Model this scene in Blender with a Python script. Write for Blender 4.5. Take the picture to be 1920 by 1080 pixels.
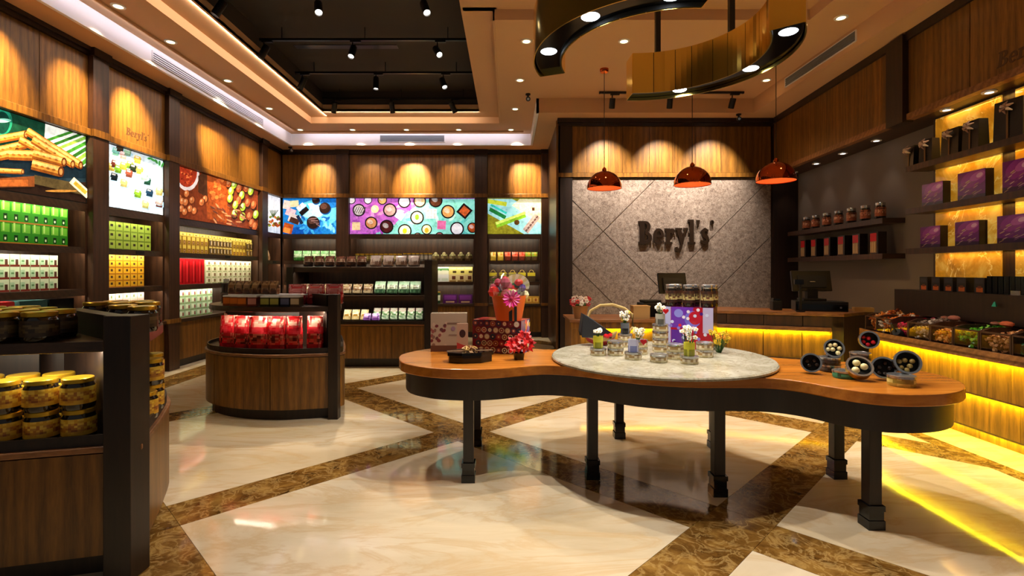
import bpy, bmesh, math, random
from mathutils import Vector, Matrix
random.seed(7)
for o in list(bpy.data.objects): bpy.data.objects.remove(o)
SC = bpy.context.scene
COL = SC.collection
PI = math.pi
# ---------------------------------------------------------------- camera
K, CX, CY, H = 957.0, 953.0, 507.0, 1.40
cam = bpy.data.cameras.new('camera'); camo = bpy.data.objects.new('camera', cam); COL.objects.link(camo)
camo.location = (0, 0, H); camo.rotation_euler = (PI/2, 0, 0)
cam.sensor_width = 36.0; cam.lens = K/1920*36; cam.clip_start = 0.05
cam.shift_x = (960-CX)/1920; cam.shift_y = -(540-CY)/1920
SC.camera = camo
# ---------------------------------------------------------------- world, exposure
w = bpy.data.worlds.new('mall_light'); SC.world = w; w.use_nodes = True
w.node_tree.nodes['Background'].inputs[0].default_value = (1.0, .92, .82, 1)
w.node_tree.nodes['Background'].inputs[1].default_value = .12
SC.view_settings.view_transform = 'Standard'; SC.view_settings.look = 'None'
SC.view_settings.exposure = 0.0; SC.view_settings.gamma = 1.0
SC.view_settings.use_curve_mapping = False

def P(x, y, Y): return Vector(((x-CX)/K*Y, Y, H-(y-CY)/K*Y))          # pixel at depth Y
def PZ(x, y, z):                                                      # pixel at height z
    Y = (H-z)*K/(y-CY); return Vector(((x-CX)/K*Y, Y, z))
def PX(x, y, X):
    Y = X*K/(x-CX); return Vector((X, Y, H-(y-CY)/K*Y))
# ---------------------------------------------------------------- colour
def lin(c):
    return c/12.92 if c <= .04045 else ((c+.055)/1.055)**2.4
def C(h, k=1.0):
    if not isinstance(h, str): return h
    h = h.lstrip('#'); return tuple(lin(int(h[i:i+2], 16)/255)*k for i in (0, 2, 4))
def mixc(a, b, t): return tuple(a[i]*(1-t)+b[i]*t for i in range(3))
# ---------------------------------------------------------------- materials
MATS = {}
def newmat(name):
    m = bpy.data.materials.new(name); m.use_nodes = True
    nt = m.node_tree; b = nt.nodes['Principled BSDF']; MATS[name] = m
    return m, nt, b
def plain(name, col, rough=.5, metal=0., emit=0., spec=.5, coat=0.):
    m, nt, b = newmat(name); c = C(col)
    b.inputs['Base Color'].default_value = (*c, 1); b.inputs['Roughness'].default_value = rough
    b.inputs['Metallic'].default_value = metal; b.inputs['Specular IOR Level'].default_value = spec
    b.inputs['Coat Weight'].default_value = coat
    if emit:
        b.inputs['Emission Color'].default_value = (*c, 1); b.inputs['Emission Strength'].default_value = emit
    return m
def coords(nt, scale, rnd=True):
    tc = nt.nodes.new('ShaderNodeTexCoord'); mp = nt.nodes.new('ShaderNodeMapping')
    mp.inputs['Scale'].default_value = scale
    nt.links.new(tc.outputs['Object'], mp.inputs['Vector'])
    if rnd:
        oi = nt.nodes.new('ShaderNodeObjectInfo'); mu = nt.nodes.new('ShaderNodeVectorMath'); mu.operation = 'SCALE'
        cb = nt.nodes.new('ShaderNodeCombineXYZ')
        for k in range(3): nt.links.new(oi.outputs['Random'], cb.inputs[k])
        nt.links.new(cb.outputs[0], mu.inputs[0]); mu.inputs['Scale'].default_value = 37.0
        nt.links.new(mu.outputs[0], mp.inputs['Location'])
    return mp
def noise(nt, vec, scale, detail=4, rough=.55, dist=0.):
    n = nt.nodes.new('ShaderNodeTexNoise'); n.inputs['Scale'].default_value = scale
    n.inputs['Detail'].default_value = detail; n.inputs['Roughness'].default_value = rough
    n.inputs['Distortion'].default_value = dist
    nt.links.new(vec.outputs[0], n.inputs['Vector']); return n
def ramp(nt, fac, stops):
    r = nt.nodes.new('ShaderNodeValToRGB'); e = r.color_ramp.elements
    while len(e) < len(stops): e.new(.5)
    for el, (p, c) in zip(e, stops): el.position = p; el.color = (*C(c), 1)
    nt.links.new(fac, r.inputs[0]); return r
def mixn(nt, fac, a, b, mode='MIX'):
    m = nt.nodes.new('ShaderNodeMix'); m.data_type = 'RGBA'; m.blend_type = mode
    if isinstance(fac, float): m.inputs[0].default_value = fac
    else: nt.links.new(fac, m.inputs[0])
    nt.links.new(a, m.inputs[6]); nt.links.new(b, m.inputs[7]); return m.outputs[2]
def wood(name, dark, mid, light, rough=.38, axis='z', bump=.05):
    m, nt, b = newmat(name)
    s = {'z': (1, 1, .09), 'x': (.09, 1, 1), 'y': (1, .09, 1)}[axis]
    mp = coords(nt, s)
    warp = noise(nt, mp, 3.0, 2, .5)
    wv = nt.nodes.new('ShaderNodeTexWave'); wv.wave_type = 'RINGS'; wv.rings_direction = axis.upper()
    wv.inputs['Scale'].default_value = 5.5; wv.inputs['Distortion'].default_value = 9.0
    wv.inputs['Detail'].default_value = 2.5; wv.inputs['Detail Scale'].default_value = 1.1
    nt.links.new(mp.outputs[0], wv.inputs['Vector'])
    fine = noise(nt, mp, 70, 5, .65)
    r1 = ramp(nt, wv.outputs['Fac'], [(.0, dark), (.45, mid), (1., light)])
    r2 = ramp(nt, fine.outputs['Fac'], [(.3, dark), (.7, light)])
    c = mixn(nt, .6, r1.outputs[0], r2.outputs[0])
    r3 = ramp(nt, warp.outputs['Fac'], [(.3, '#9a9a9a'), (.7, '#ffffff')])
    c = mixn(nt, .6, c, r3.outputs[0], 'MULTIPLY')
    nt.links.new(c, b.inputs['Base Color']); b.inputs['Roughness'].default_value = rough
    bp = nt.nodes.new('ShaderNodeBump'); bp.inputs['Strength'].default_value = bump; bp.inputs['Distance'].default_value = .002
    nt.links.new(fine.outputs['Fac'], bp.inputs['Height']); nt.links.new(bp.outputs[0], b.inputs['Normal'])
    return m
def marble(name, stops, vein, scale=1.2, rough=.07, vscale=2.2, vw=.03, aniso=(1, 1, 1)):
    m, nt, b = newmat(name); mp = coords(nt, aniso)
    n1 = noise(nt, mp, scale, 8, .62, .6); n2 = noise(nt, mp, vscale, 6, .6, 1.2)
    r1 = ramp(nt, n1.outputs['Fac'], stops)
    rv = ramp(nt, n2.outputs['Fac'], [(.5-vw, '#000000'), (.5, '#ffffff'), (.5+vw, '#000000')])
    vc = nt.nodes.new('ShaderNodeRGB'); vc.outputs[0].default_value = (*C(vein), 1)
    sc = nt.nodes.new('ShaderNodeMath'); sc.operation = 'MULTIPLY'; sc.inputs[1].default_value = .5
    nt.links.new(rv.outputs[0], sc.inputs[0])
    c = mixn(nt, sc.outputs[0], r1.outputs[0], vc.outputs[0])
    nt.links.new(c, b.inputs['Base Color']); b.inputs['Roughness'].default_value = rough
    b.inputs['Specular IOR Level'].default_value = .55
    return m
def printmat(name, rough=.4, emit=0., spec=.5, metal=0., vary=0.):
    m, nt, b = newmat(name)
    at = nt.nodes.new('ShaderNodeAttribute'); at.attribute_name = 'Col'
    col = at.outputs['Color']
    if vary:
        mp = coords(nt, (1, 1, 1)); n = noise(nt, mp, vary, 5, .65)
        r = ramp(nt, n.outputs['Fac'], [(.28, '#8c8c8c'), (.6, '#ffffff')])
        col = mixn(nt, .75, col, r.outputs[0], 'MULTIPLY')
    nt.links.new(col, b.inputs['Base Color'])
    b.inputs['Roughness'].default_value = rough; b.inputs['Specular IOR Level'].default_value = spec
    b.inputs['Metallic'].default_value = metal
    if emit:
        nt.links.new(col, b.inputs['Emission Color']); b.inputs['Emission Strength'].default_value = emit
        b.inputs['Base Color'].default_value = (0, 0, 0, 1)
    return m
def glow(name, col, strength):
    m = bpy.data.materials.new(name); m.use_nodes = True; nt = m.node_tree; nt.nodes.clear()
    e = nt.nodes.new('ShaderNodeEmission'); o = nt.nodes.new('ShaderNodeOutputMaterial')
    e.inputs[0].default_value = (*C(col), 1); e.inputs[1].default_value = strength
    nt.links.new(e.outputs[0], o.inputs[0]); MATS[name] = m; return m
def clear(name, tint='#ffffff', gloss=.12):
    m = bpy.data.materials.new(name); m.use_nodes = True; nt = m.node_tree; nt.nodes.clear()
    t = nt.nodes.new('ShaderNodeBsdfTransparent'); t.inputs[0].default_value = (*C(tint), 1)
    g = nt.nodes.new('ShaderNodeBsdfGlossy'); g.inputs['Roughness'].default_value = .04
    x = nt.nodes.new('ShaderNodeMixShader'); x.inputs[0].default_value = gloss
    o = nt.nodes.new('ShaderNodeOutputMaterial')
    nt.links.new(t.outputs[0], x.inputs[1]); nt.links.new(g.outputs[0], x.inputs[2]); nt.links.new(x.outputs[0], o.inputs[0])
    MATS[name] = m; return m

wood('oak', '#57360f', '#7b4f19', '#976724')
wood('oak_lip', '#6b4020', '#8a5a30', '#a87446', axis='x')
wood('table_oak', '#a9611a', '#bb7022', '#ca7f2c', rough=.25, axis='x')
wood('dark_wood', '#170d09', '#22140d', '#2e1c13', rough=.42)
wood('mid_wood', '#2c190f', '#402718', '#523421', rough=.4)
wood('shelf_wood', '#2c1b10', '#3d2819', '#4d3523', rough=.4, axis='x')
marble('cream_marble', [(.25, '#cdb994'), (.5, '#e0d0b2'), (.75, '#ece0c8')], '#d0b080', 2.2, .07, 2.6, .05, (.35, 1, 1))
marble('brown_marble', [(.3, '#4a2f10'), (.5, '#7a5626'), (.72, '#a5803f')], '#c9a868', 7.0, .07, 8.0, .05)
marble('disc_marble', [(.25, '#948d78'), (.5, '#afab99'), (.75, '#c4c2b4')], '#7c7054', 5.0, .14, 9.0, .05)
marble('stone_wall', [(.25, '#4a3b33'), (.5, '#6f5f55'), (.75, '#94867a')], '#b8aa9a', 16.0, .42, 22.0, .05)
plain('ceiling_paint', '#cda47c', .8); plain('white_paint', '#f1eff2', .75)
plain('dark_ceiling', '#3a332e', .85); plain('grey_wall', '#6b625c', .8); plain('joint', '#4b3f30', .9)
plain('black_metal', '#0c0c0d', .35); plain('black_gloss', '#08080a', .12); plain('black_matte', '#0d0c0c', .7)
plain('gold_mirror', '#ffdb6e', .16, 1.0); plain('gold_lid', '#d0a62c', .3, .8); plain('copper', '#b4562f', .08, 1.0)
plain('copper_glow_lining', '#d8642a', .4, .6, emit=.8); plain('silver', '#b9bbbd', .22, .9); plain('grille', '#6f747a', .5)
plain('grille_dark', '#101114', .6); plain('white_plastic', '#e6e6e8', .4); plain('cream_sweet', '#e6d9a0', .35)
plain('dark_chocolate', '#1b0f0b', .25); plain('red_gloss', '#c3101c', .3); plain('leaf', '#2c5a1e', .6)
plain('rope', '#a98d55', .8); plain('terracotta', '#9a6a3c', .7); plain('jar_dark', '#1a120c', .08, coat=.6)
plain('orange_fabric', '#cf5d12', .5); plain('screen', '#0a0b0e', .08); plain('sign_brown', '#1d120b', .3)
plain('red_box', '#9d0f17', .35); plain('teal_box', '#0e3b3d', .4); plain('blue_bag', '#1c5fae', .25)
plain('pale_wood', '#b08d5c', .6); plain('cardboard', '#7b5a35', .8)
printmat('print', .42); printmat('print_gloss', .16); printmat('candy', .22)
printmat('foil', .2, metal=.35); printmat('lightbox', .5, emit=1.05, spec=.1, vary=16.)
printmat('print_vary', .4, vary=60.)
glow('lamp_white', '#fff6ea', 7.); glow('lamp_warm', '#ffdf9e', 9.); glow('lamp_cool', '#eaf4ff', 16.); glow('strip_glow', '#ffc61a', 6.)
clear('acrylic', '#f4f6f8', .10); clear('cellophane', '#eef2f8', .2)
def onyx():
    m, nt, b = newmat('onyx'); mp = coords(nt, (1, 1, 1)); n = noise(nt, mp, 2.6, 7, .62, .8); n2 = noise(nt, mp, 1.5, 5, .6, 1.6)
    r = ramp(nt, n.outputs['Fac'], [(.25, '#8a5410'), (.5, '#c8891f'), (.75, '#ecc65a')])
    rv = ramp(nt, n2.outputs['Fac'], [(.485, '#000000'), (.5, '#ffffff'), (.515, '#000000')])
    vc = nt.nodes.new('ShaderNodeRGB'); vc.outputs[0].default_value = (*C('#efc564'), 1)
    c = mixn(nt, rv.outputs[0], r.outputs[0], vc.outputs[0])
    nt.links.new(c, b.inputs['Base Color']); nt.links.new(c, b.inputs['Emission Color'])
    b.inputs['Emission Strength'].default_value = .45; b.inputs['Roughness'].default_value = .06
onyx()
# ---------------------------------------------------------------- mesh builder
class MB:
    def __init__(s, T=None): s.v = []; s.f = []; s.c = []; s.T = T
    def add(s, vs, fs, col=None):
        n = len(s.v)
        for p in vs:
            p = Vector(p); s.v.append(s.T @ p if s.T is not None else p)
        flip = s.T is not None and s.T.determinant() < 0
        for k, f in enumerate(fs):
            f = tuple(n+i for i in f); s.f.append(f[::-1] if flip else f)
            s.c.append(col[k] if isinstance(col, list) else col)
        return s
    def box(s, x0, x1, y0, y1, z0, z1, col=None):
        return s.add([(x0,y0,z0),(x1,y0,z0),(x1,y1,z0),(x0,y1,z0),(x0,y0,z1),(x1,y0,z1),(x1,y1,z1),(x0,y1,z1)],
                     [(0,3,2,1),(4,5,6,7),(0,1,5,4),(1,2,6,5),(2,3,7,6),(3,0,4,7)], col)
    def prism(s, poly, z0, z1, col=None):
        n = len(poly)
        a = sum(poly[i][0]*poly[(i+1)%n][1]-poly[(i+1)%n][0]*poly[i][1] for i in range(n))
        if a < 0: poly = poly[::-1]
        return s.add([(p[0],p[1],z0) for p in poly]+[(p[0],p[1],z1) for p in poly],
                     [tuple(range(n))[::-1], tuple(range(n, 2*n))]+[(i,(i+1)%n,n+(i+1)%n,n+i) for i in range(n)], col)
    def lathe(s, prof, n=20, c=(0,0,0), col=None, M=None, a0=0., a1=2*PI):
        full = abs(a1-a0) > 6.28; m = n if full else n+1
        vs = []
        for r, z in prof:
            for k in range(m):
                a = a0+(a1-a0)*k/n; p = Vector((r*math.cos(a), r*math.sin(a), z))
                vs.append((M @ p if M is not None else p)+Vector(c))
        fs = []; cs = []
        for j in range(len(prof)-1):
            for k in range(n):
                k2 = (k+1) % m
                fs.append((j*m+k, j*m+k2, (j+1)*m+k2, (j+1)*m+k)); cs.append(col(j, k) if callable(col) else col)
        return s.add(vs, fs, cs)
    def cyl(s, p0, p1, r0, r1=None, n=12, col=None):
        p0, p1 = Vector(p0), Vector(p1); r1 = r0 if r1 is None else r1
        M = (p1-p0).to_track_quat('Z', 'Y').to_matrix(); L = (p1-p0).length
        return s.lathe([(0,0),(r0,0),(r1,L),(0,L)], n, p0, col, M)
    def ball(s, c, r, n=10, sz=1., col=None, M=None):
        k = max(4, n//2)
        return s.lathe([(max(1e-4, r*math.sin(PI*i/k)), -r*sz*math.cos(PI*i/k)) for i in range(k+1)], n, c, col, M)
    def tube(s, pts, r, n=8, col=None):
        pts = [Vector(p) for p in pts]; vs = []
        for i, p in enumerate(pts):
            d = (pts[min(i+1, len(pts)-1)]-pts[max(i-1, 0)]).normalized(); q = d.to_track_quat('Z', 'Y').to_matrix()
            rr = r[i] if isinstance(r, list) else r
            for k in range(n): vs.append(p+q @ Vector((rr*math.cos(2*PI*k/n), rr*math.sin(2*PI*k/n), 0)))
        m = len(pts)
        fs = [(i*n+k, i*n+(k+1)%n, (i+1)*n+(k+1)%n, (i+1)*n+k) for i in range(m-1) for k in range(n)]
        fs += [tuple(range(n))[::-1], tuple(range((m-1)*n, m*n))]
        return s.add(vs, fs, col)
    def strip(s, pts, t, z0, z1, col=None, closed=False):           # wall along a plan polyline, thickness t to its left
        pts = [Vector(p).to_2d() for p in pts]; n = len(pts); off = offset(pts, t, closed)
        vs = [(p.x,p.y,z0) for p in pts]+[(p.x,p.y,z0) for p in off]+[(p.x,p.y,z1) for p in pts]+[(p.x,p.y,z1) for p in off]
        fs = []
        for i in range(n if closed else n-1):
            j = (i+1) % n
            fs += [(i,j,2*n+j,2*n+i), (n+j,n+i,3*n+i,3*n+j), (2*n+i,2*n+j,3*n+j,3*n+i), (j,i,n+i,n+j)]
        if not closed: fs += [(0,2*n,3*n,n), (n-1,2*n-1,4*n-1,3*n-1)]
        return s.add(vs, fs, col)
def offset(pts, t, closed=True):                                    # offset of a plan polyline to its left
    pts = [Vector(p).to_2d() for p in pts]; n = len(pts); out = []
    for i in range(n):
        a = pts[(i-1) % n] if closed or i > 0 else pts[i]; b = pts[(i+1) % n] if closed or i < n-1 else pts[i]
        d1 = (pts[i]-a); d2 = (b-pts[i])
        if d1.length < 1e-9: d1 = d2
        if d2.length < 1e-9: d2 = d1
        n1 = Vector((-d1.y, d1.x)).normalized(); n2 = Vector((-d2.y, d2.x)).normalized()
        m = (n1+n2)
        m = n1 if m.length < 1e-6 else m/ max(.35, m.dot(n1))
        out.append(pts[i]+m*t)
    return out
def smooth_closed(pts, k=5):
    n = len(pts); out = []
    for i in range(n):
        p0, p1, p2, p3 = (Vector(pts[(i+j-1) % n]) for j in range(4))
        for s in range(k):
            t = s/k
            out.append(.5*((2*p1)+(p2-p0)*t+(2*p0-5*p1+4*p2-p3)*t*t+(3*p1-p0-3*p2+p3)*t**3))
    return out
def smooth_open(pts, k=5):
    pts = [Vector(p) for p in pts]; e = [2*pts[0]-pts[1]]+pts+[2*pts[-1]-pts[-2]]; out = []
    for i in range(1, len(e)-2):
        p0, p1, p2, p3 = e[i-1:i+3]
        for s in range(k):
            t = s/k
            out.append(.5*((2*p1)+(p2-p0)*t+(2*p0-5*p1+4*p2-p3)*t*t+(3*p1-p0-3*p2+p3)*t**3))
    return out+[pts[-1]]
def root_of(o):
    while o.parent: o = o.parent
    return o
def obj(name, mb, mat, parent=None, label=None, cat=None, group=None, kind=None, smooth=False, bevel=0., local=False):
    me = bpy.data.meshes.new(name)
    me.from_pydata([tuple(v) for v in mb.v], [], mb.f)
    if any(c is not None for c in mb.c):
        at = me.color_attributes.new('Col', 'FLOAT_COLOR', 'CORNER'); data = []
        for f, c in zip(mb.f, mb.c):
            c = C(c) if c is not None else (.5, .5, .5)
            data += [c[0], c[1], c[2], 1.0]*len(f)
        at.data.foreach_set('color', data)
    if parent is not None and not local: me.transform(root_of(parent).matrix_basis.inverted())
    me.materials.append(MATS[mat])
    if smooth:
        me.polygons.foreach_set('use_smooth', [True]*len(me.polygons)); me.set_sharp_from_angle(angle=.7)
    me.update()
    o = bpy.data.objects.new(name, me); COL.objects.link(o)
    if parent is not None: o.parent = parent
    if bevel:
        b = o.modifiers.new('bevel', 'BEVEL'); b.width = bevel; b.segments = 2; b.limit_method = 'ANGLE'
    tag(o, label, cat, group, kind); return o
def tag(o, label=None, cat=None, group=None, kind=None):
    if label: o['label'] = label
    if cat: o['category'] = cat
    if group: o['group'] = group
    if kind: o['kind'] = kind
    return o
def thing(name, label, cat, loc=(0,0,0), rz=0., group=None):
    o = bpy.data.objects.new(name, None); COL.objects.link(o); o.empty_display_size = .1
    o.matrix_basis = Matrix.Translation(loc) @ Matrix.Rotation(rz, 4, 'Z')
    return tag(o, label, cat, group)
def dup(root, loc, rz=0., label=None, group=None, cat=None, M=None, scale=None):
    def cp(o, par):
        c = o.copy(); COL.objects.link(c)
        if par: c.parent = par
        for ch in o.children: cp(ch, c)
        return c
    r = cp(root, None)
    B = (Matrix.Translation(loc) @ Matrix.Rotation(rz, 4, 'Z')) if M is None else M
    if scale: B = B @ Matrix.Diagonal((*scale, 1))
    r.matrix_basis = B
    return tag(r, label, cat, group)
def kill(root):
    for ch in list(root.children): kill(ch)
    bpy.data.objects.remove(root)
def lamp(name, kind, loc, power, col, parent=None, aim=None, size=.05, spot=60, blend=.6, sx=None, sy=None, rot=None):
    l = bpy.data.lights.new(name, kind); l.energy = power; l.color = C(col)
    if kind == 'SPOT': l.spot_size = math.radians(spot); l.spot_blend = blend; l.shadow_soft_size = size
    elif kind == 'POINT': l.shadow_soft_size = size
    else:
        l.shape = 'RECTANGLE'; l.size = sx; l.size_y = sy
    o = bpy.data.objects.new(name, l); COL.objects.link(o)
    M = Matrix.Translation(loc)
    if aim is not None: M = M @ (Vector(aim)-Vector(loc)).to_track_quat('-Z', 'Y').to_matrix().to_4x4()
    if rot is not None: M = M @ rot
    if parent is not None:
        o.parent = parent; M = root_of(parent).matrix_basis.inverted() @ M
    o.matrix_basis = M
    return o
def clip(poly, a, b, c):                                            # keep a*x+b*y <= c
    out = []; n = len(poly)
    for i in range(n):
        p, q = poly[i], poly[(i+1) % n]; dp = a*p[0]+b*p[1]-c; dq = a*q[0]+b*q[1]-c
        if dp <= 0: out.append(p)
        if (dp < 0 < dq) or (dq < 0 < dp):
            t = dp/(dp-dq); out.append((p[0]+(q[0]-p[0])*t, p[1]+(q[1]-p[1])*t))
    return out
def cliprect(poly, x0, x1, y0, y1):
    for a, b, c in ((-1,0,-x0),(1,0,x1),(0,-1,-y0),(0,1,y1)):
        if len(poly) < 3: return []
        poly = clip(poly, a, b, c)
    return poly if len(poly) >= 3 else []
def ell(cx, cy, rx, ry, rot=0., n=20):
    r = math.radians(rot); c, s = math.cos(r), math.sin(r)
    return [(cx+rx*math.cos(t)*c-ry*math.sin(t)*s, cy+rx*math.cos(t)*s+ry*math.sin(t)*c) for t in (2*PI*k/n for k in range(n))]
def rrect(cx, cy, w, h, rot=0.):
    r = math.radians(rot); c, s = math.cos(r), math.sin(r)
    return [(cx+a*w/2*c-b*h/2*s, cy+a*w/2*s+b*h/2*c) for a, b in ((-1,-1),(1,-1),(1,1),(-1,1))]
# ================================================================ the setting
XL, YB = -4.75, 10.70                       # front planes of the left and back joinery
AR = math.atan(.058)                        # the right wall is turned a little
TL = Matrix(((0,1,0,XL),(1,0,0,0),(0,0,1,0),(0,0,0,1)))
TB = Matrix(((1,0,0,0),(0,-1,0,YB),(0,0,1,0),(0,0,0,1)))
OR = Vector((4.195, 4.757, 0))
TR = Matrix.Translation(OR) @ Matrix.Rotation(-AR, 4, 'Z')          # (v, t, z): v behind the right fascia, t along it
def RW(v, Y, z): return TR @ Vector((v, (Y-4.757)/math.cos(AR), z))
def S(name, mb, mat, parent=None, **k):
    return obj(name, mb, mat, parent, kind=None if parent else 'structure', **k)
# ---- floor: cream slabs in diamonds, brown marble bands between them
fl = S('floor', MB().box(-5.3, 5.2, -1.2, 11.2, -.08, -.02), 'joint', label='polished cream and brown marble floor of the shop')
g = .0015
bands_s = [(3.77+3.27*k, 4.27+3.27*k) for k in range(-3, 5)]; bands_d = [(-5.06+3.27*k, -4.60+3.27*k) for k in range(-4, 4)]
def cells(b): return [(b[i][1], b[i+1][0]) for i in range(len(b)-1)]
def floorpiece(name, s0, s1, d0, d1, mat):
    s0 += g; s1 -= g; d0 += g; d1 -= g
    poly = [((s+d)/2, (s-d)/2) for s, d in ((s0,d0),(s1,d0),(s1,d1),(s0,d1))]
    poly = cliprect(poly, -4.08, 3.42, -1.1, 10.2)
    if len(poly) >= 3:
        a = abs(sum(poly[i][0]*poly[(i+1)%len(poly)][1]-poly[(i+1)%len(poly)][0]*poly[i][1] for i in range(len(poly))))/2
        if a > .004: obj(name, MB().prism(poly, -.02, 0), mat, fl)
for s in cells(bands_s):
    for d in cells(bands_d): floorpiece('floor_slab', *s, *d, 'cream_marble')
for s in bands_s:
    for d in cells(bands_d): floorpiece('floor_band', *s, *d, 'brown_marble')
for s in cells(bands_s):
    for d in bands_d: floorpiece('floor_band', *s, *d, 'brown_marble')
for s in bands_s:
    for d in bands_d: floorpiece('floor_band', *s, *d, 'brown_marble')
for k in range(6):
    y0 = -1.1+k*1.9; y1 = min(y0+1.897, 10.2)
    obj('border_band', MB().box(-4.5, -4.083, y0, y1, -.02, 0), 'brown_marble', fl)
    obj('border_slab', MB().box(-5.25, -4.503, y0, y1, -.02, 0), 'cream_marble', fl)
    obj('border_band', MB().box(3.423, 3.56, y0, y1, -.02, 0), 'brown_marble', fl)
    obj('border_slab', MB().box(3.563, 5.1, y0, y1, -.02, 0), 'cream_marble', fl)
obj('border_slab', MB().box(-5.25, 5.1, 10.203, 11.1, -.02, 0), 'cream_marble', fl)
# ---- walls
wl = S('wall_left', MB().box(-5.3, -5.2, -1.2, 11.2, -.08, 4.8), 'mid_wood', label='left shop wall clad in oak panels and dark pilasters')
wb = S('wall_back', MB().box(-5.2, .83, 11.1, 11.2, -.08, 4.8), 'mid_wood', label='back shop wall clad in oak panels and dark pilasters')
mw = MB(TR); mw.box(.40, .55, .62, 4.2, -.08, 4.0)
wr = S('wall_right', mw, 'grey_wall', label='grey right wall behind the cash desk under an oak fascia')
wc = S('wall_counter', MB().box(.86, 5.1, 8.56, 8.75, -.08, 4.0).box(.83, .93, 8.75, 11.2, -.08, 4.0), 'mid_wood', label='stone clad feature wall behind the cash desk')
ZL = dict(base=.70, s1=1.19, s2=1.66, head=2.10, pic0=2.16, pic1=2.91, rail0=2.92, rail1=3.0, top=3.83, soff=3.92)
BAYS_L = [(3.0, 5.77), (6.0, 7.06), (7.29, 9.74), (9.97, 10.69)]
BAYS_B = [(-4.74, -3.59), (-3.33, -.70), (-.436, .693)]
PIL_L = [(5.77, 6.0), (7.06, 7.29), (9.74, 9.97)]; PIL_B = [(-3.59, -3.33), (-.70, -.436), (.693, .83)]
SPLIT = {('L',0): [4.1, 5.17], ('L',1): [], ('L',2): [7.93, 9.1], ('L',3): [], ('B',0): [], ('B',1): [-2.69, -1.34], ('B',2): []}
def cladding(wall, T, bays, pils, key):
    for i, (a, b) in enumerate(bays):
        cuts = [a]+SPLIT[(key, i)]+[b]
        for u0, u1 in zip(cuts, cuts[1:]):
            obj('wall_panel', MB(T).box(u0+.004, u1-.004, -.03, 0, ZL['rail1']+.006, ZL['top']-.006), 'oak', wall)
        obj('backing_board', MB(T).box(a, b, -.45, -.031, 2.93, ZL['soff']), 'dark_wood', wall)
        obj('rail', MB(T).box(a, b, -.03, .035, ZL['rail0'], ZL['rail1']), 'oak', wall, bevel=.006)
        obj('cornice', MB(T).box(a, b, -.03, .02, ZL['top'], ZL['top']+.045).box(a, b, -.03, .05, ZL['top']+.045, ZL['soff']), 'dark_wood', wall)
    for a, b in pils:
        p = obj('pilaster', MB(T).box(a, b, -.45, .06, 0, ZL['soff']-.09), 'mid_wood', wall, bevel=.004)
        obj('pilaster_cap', MB(T).box(a-.015, b+.015, -.03, .085, ZL['soff']-.09, ZL['soff']), 'dark_wood', p)
        obj('pilaster_band', MB(T).box(a-.008, b+.008, -.03, .075, ZL['rail0'], ZL['rail1']), 'oak', p)
        obj('pilaster_block', MB(T).box(a-.008, b+.008, -.03, .075, .66, .72), 'oak', p)
cladding(wl, TL, BAYS_L, PIL_L, 'L'); cladding(wb, TB, BAYS_B, PIL_B, 'B')
# ---- feature wall: stone slabs cut on the diagonal, oak boards above
YC = 8.5
s8 = YC/K
fr = [(1072, 334), (1446, 334), (1446, 590), (1072, 590)]
def split(polys, a, b, c, test=lambda p: True):
    out = []
    for p in polys:
        if not test(p): out.append(p); continue
        for q in (clip(p, a, b, c), clip(p, -a, -b, -c)):
            if len(q) >= 3: out.append(q)
    return out
cen = lambda p: (sum(q[0] for q in p)/len(p), sum(q[1] for q in p)/len(p))
ps = [fr]
for c in (1565, 1780, 1888): ps = split(ps, 1, 1, c)
ps = split(ps, 1, -1, 697, lambda p: sum(cen(p)) < 1780)
ps = split(ps, 1, -1, 580, lambda p: sum(cen(p)) < 1780 and cen(p)[0]-cen(p)[1] < 697)
for p in ps:
    c = Vector(cen(p)); q = offset([Vector(v) for v in p], .75 if sum(p[i][0]*p[(i+1)%len(p)][1]-p[(i+1)%len(p)][0]*p[i][1] for i in range(len(p))) > 0 else -.75)
    wv = [P(v.x, v.y, YC) for v in q]; n = len(wv)
    m = MB(); m.add([(v.x, YC, v.z) for v in wv]+[(v.x, YC+.04, v.z) for v in wv],
                    [tuple(range(n)), tuple(range(n, 2*n))[::-1]]+[(i, n+i, n+(i+1)%n, (i+1)%n) for i in range(n)])
    obj('stone_slab', m, 'stone_wall', wc)
plain('groove', '#b9a98c', .5)
obj('groove_backing', MB().box(P(1072,0,YC).x, P(1446,0,YC).x, YC+.025, YC+.055, 0, 2.94), 'groove', wc)
cuts = [1073, 1100, 1141, 1168, 1218, 1261, 1304, 1352, 1400, 1446]
for a, b in zip(cuts, cuts[1:]):
    obj('wall_board', MB().box(P(a,0,YC).x+.003, P(b,0,YC).x-.003, YC+.005, YC+.05, 3.03, 3.80), 'oak', wc)
obj('rail', MB().box(P(1047,0,YC).x, P(1450,0,YC).x, YC-.03, YC+.05, 2.95, 3.02), 'oak', wc)
obj('cornice', MB().box(P(1047,0,YC).x, P(1452,0,YC).x, YC-.03, YC+.06, 3.80, 3.85).box(P(1045,0,YC).x, P(1452,0,YC).x, YC-.07, YC+.06, 3.85, 3.92), 'dark_wood', wc)
obj('pilaster', MB().box(.836, P(1073,0,YC).x, YC-.02, YC+.06, 0, 3.80).box(.835, .86, YC-.02, 10.6, 0, 3.92), 'dark_wood', wc)
obj('pilaster', MB().box(P(1447,0,YC).x, P(1494,0,YC).x+.12, YC-.03, YC+.06, 0, 3.80), 'dark_wood', wc)
obj('edge_trim', MB().box(.80, .836, YC+.02, YC+.08, 0, 3.9), 'oak', wc)
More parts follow.
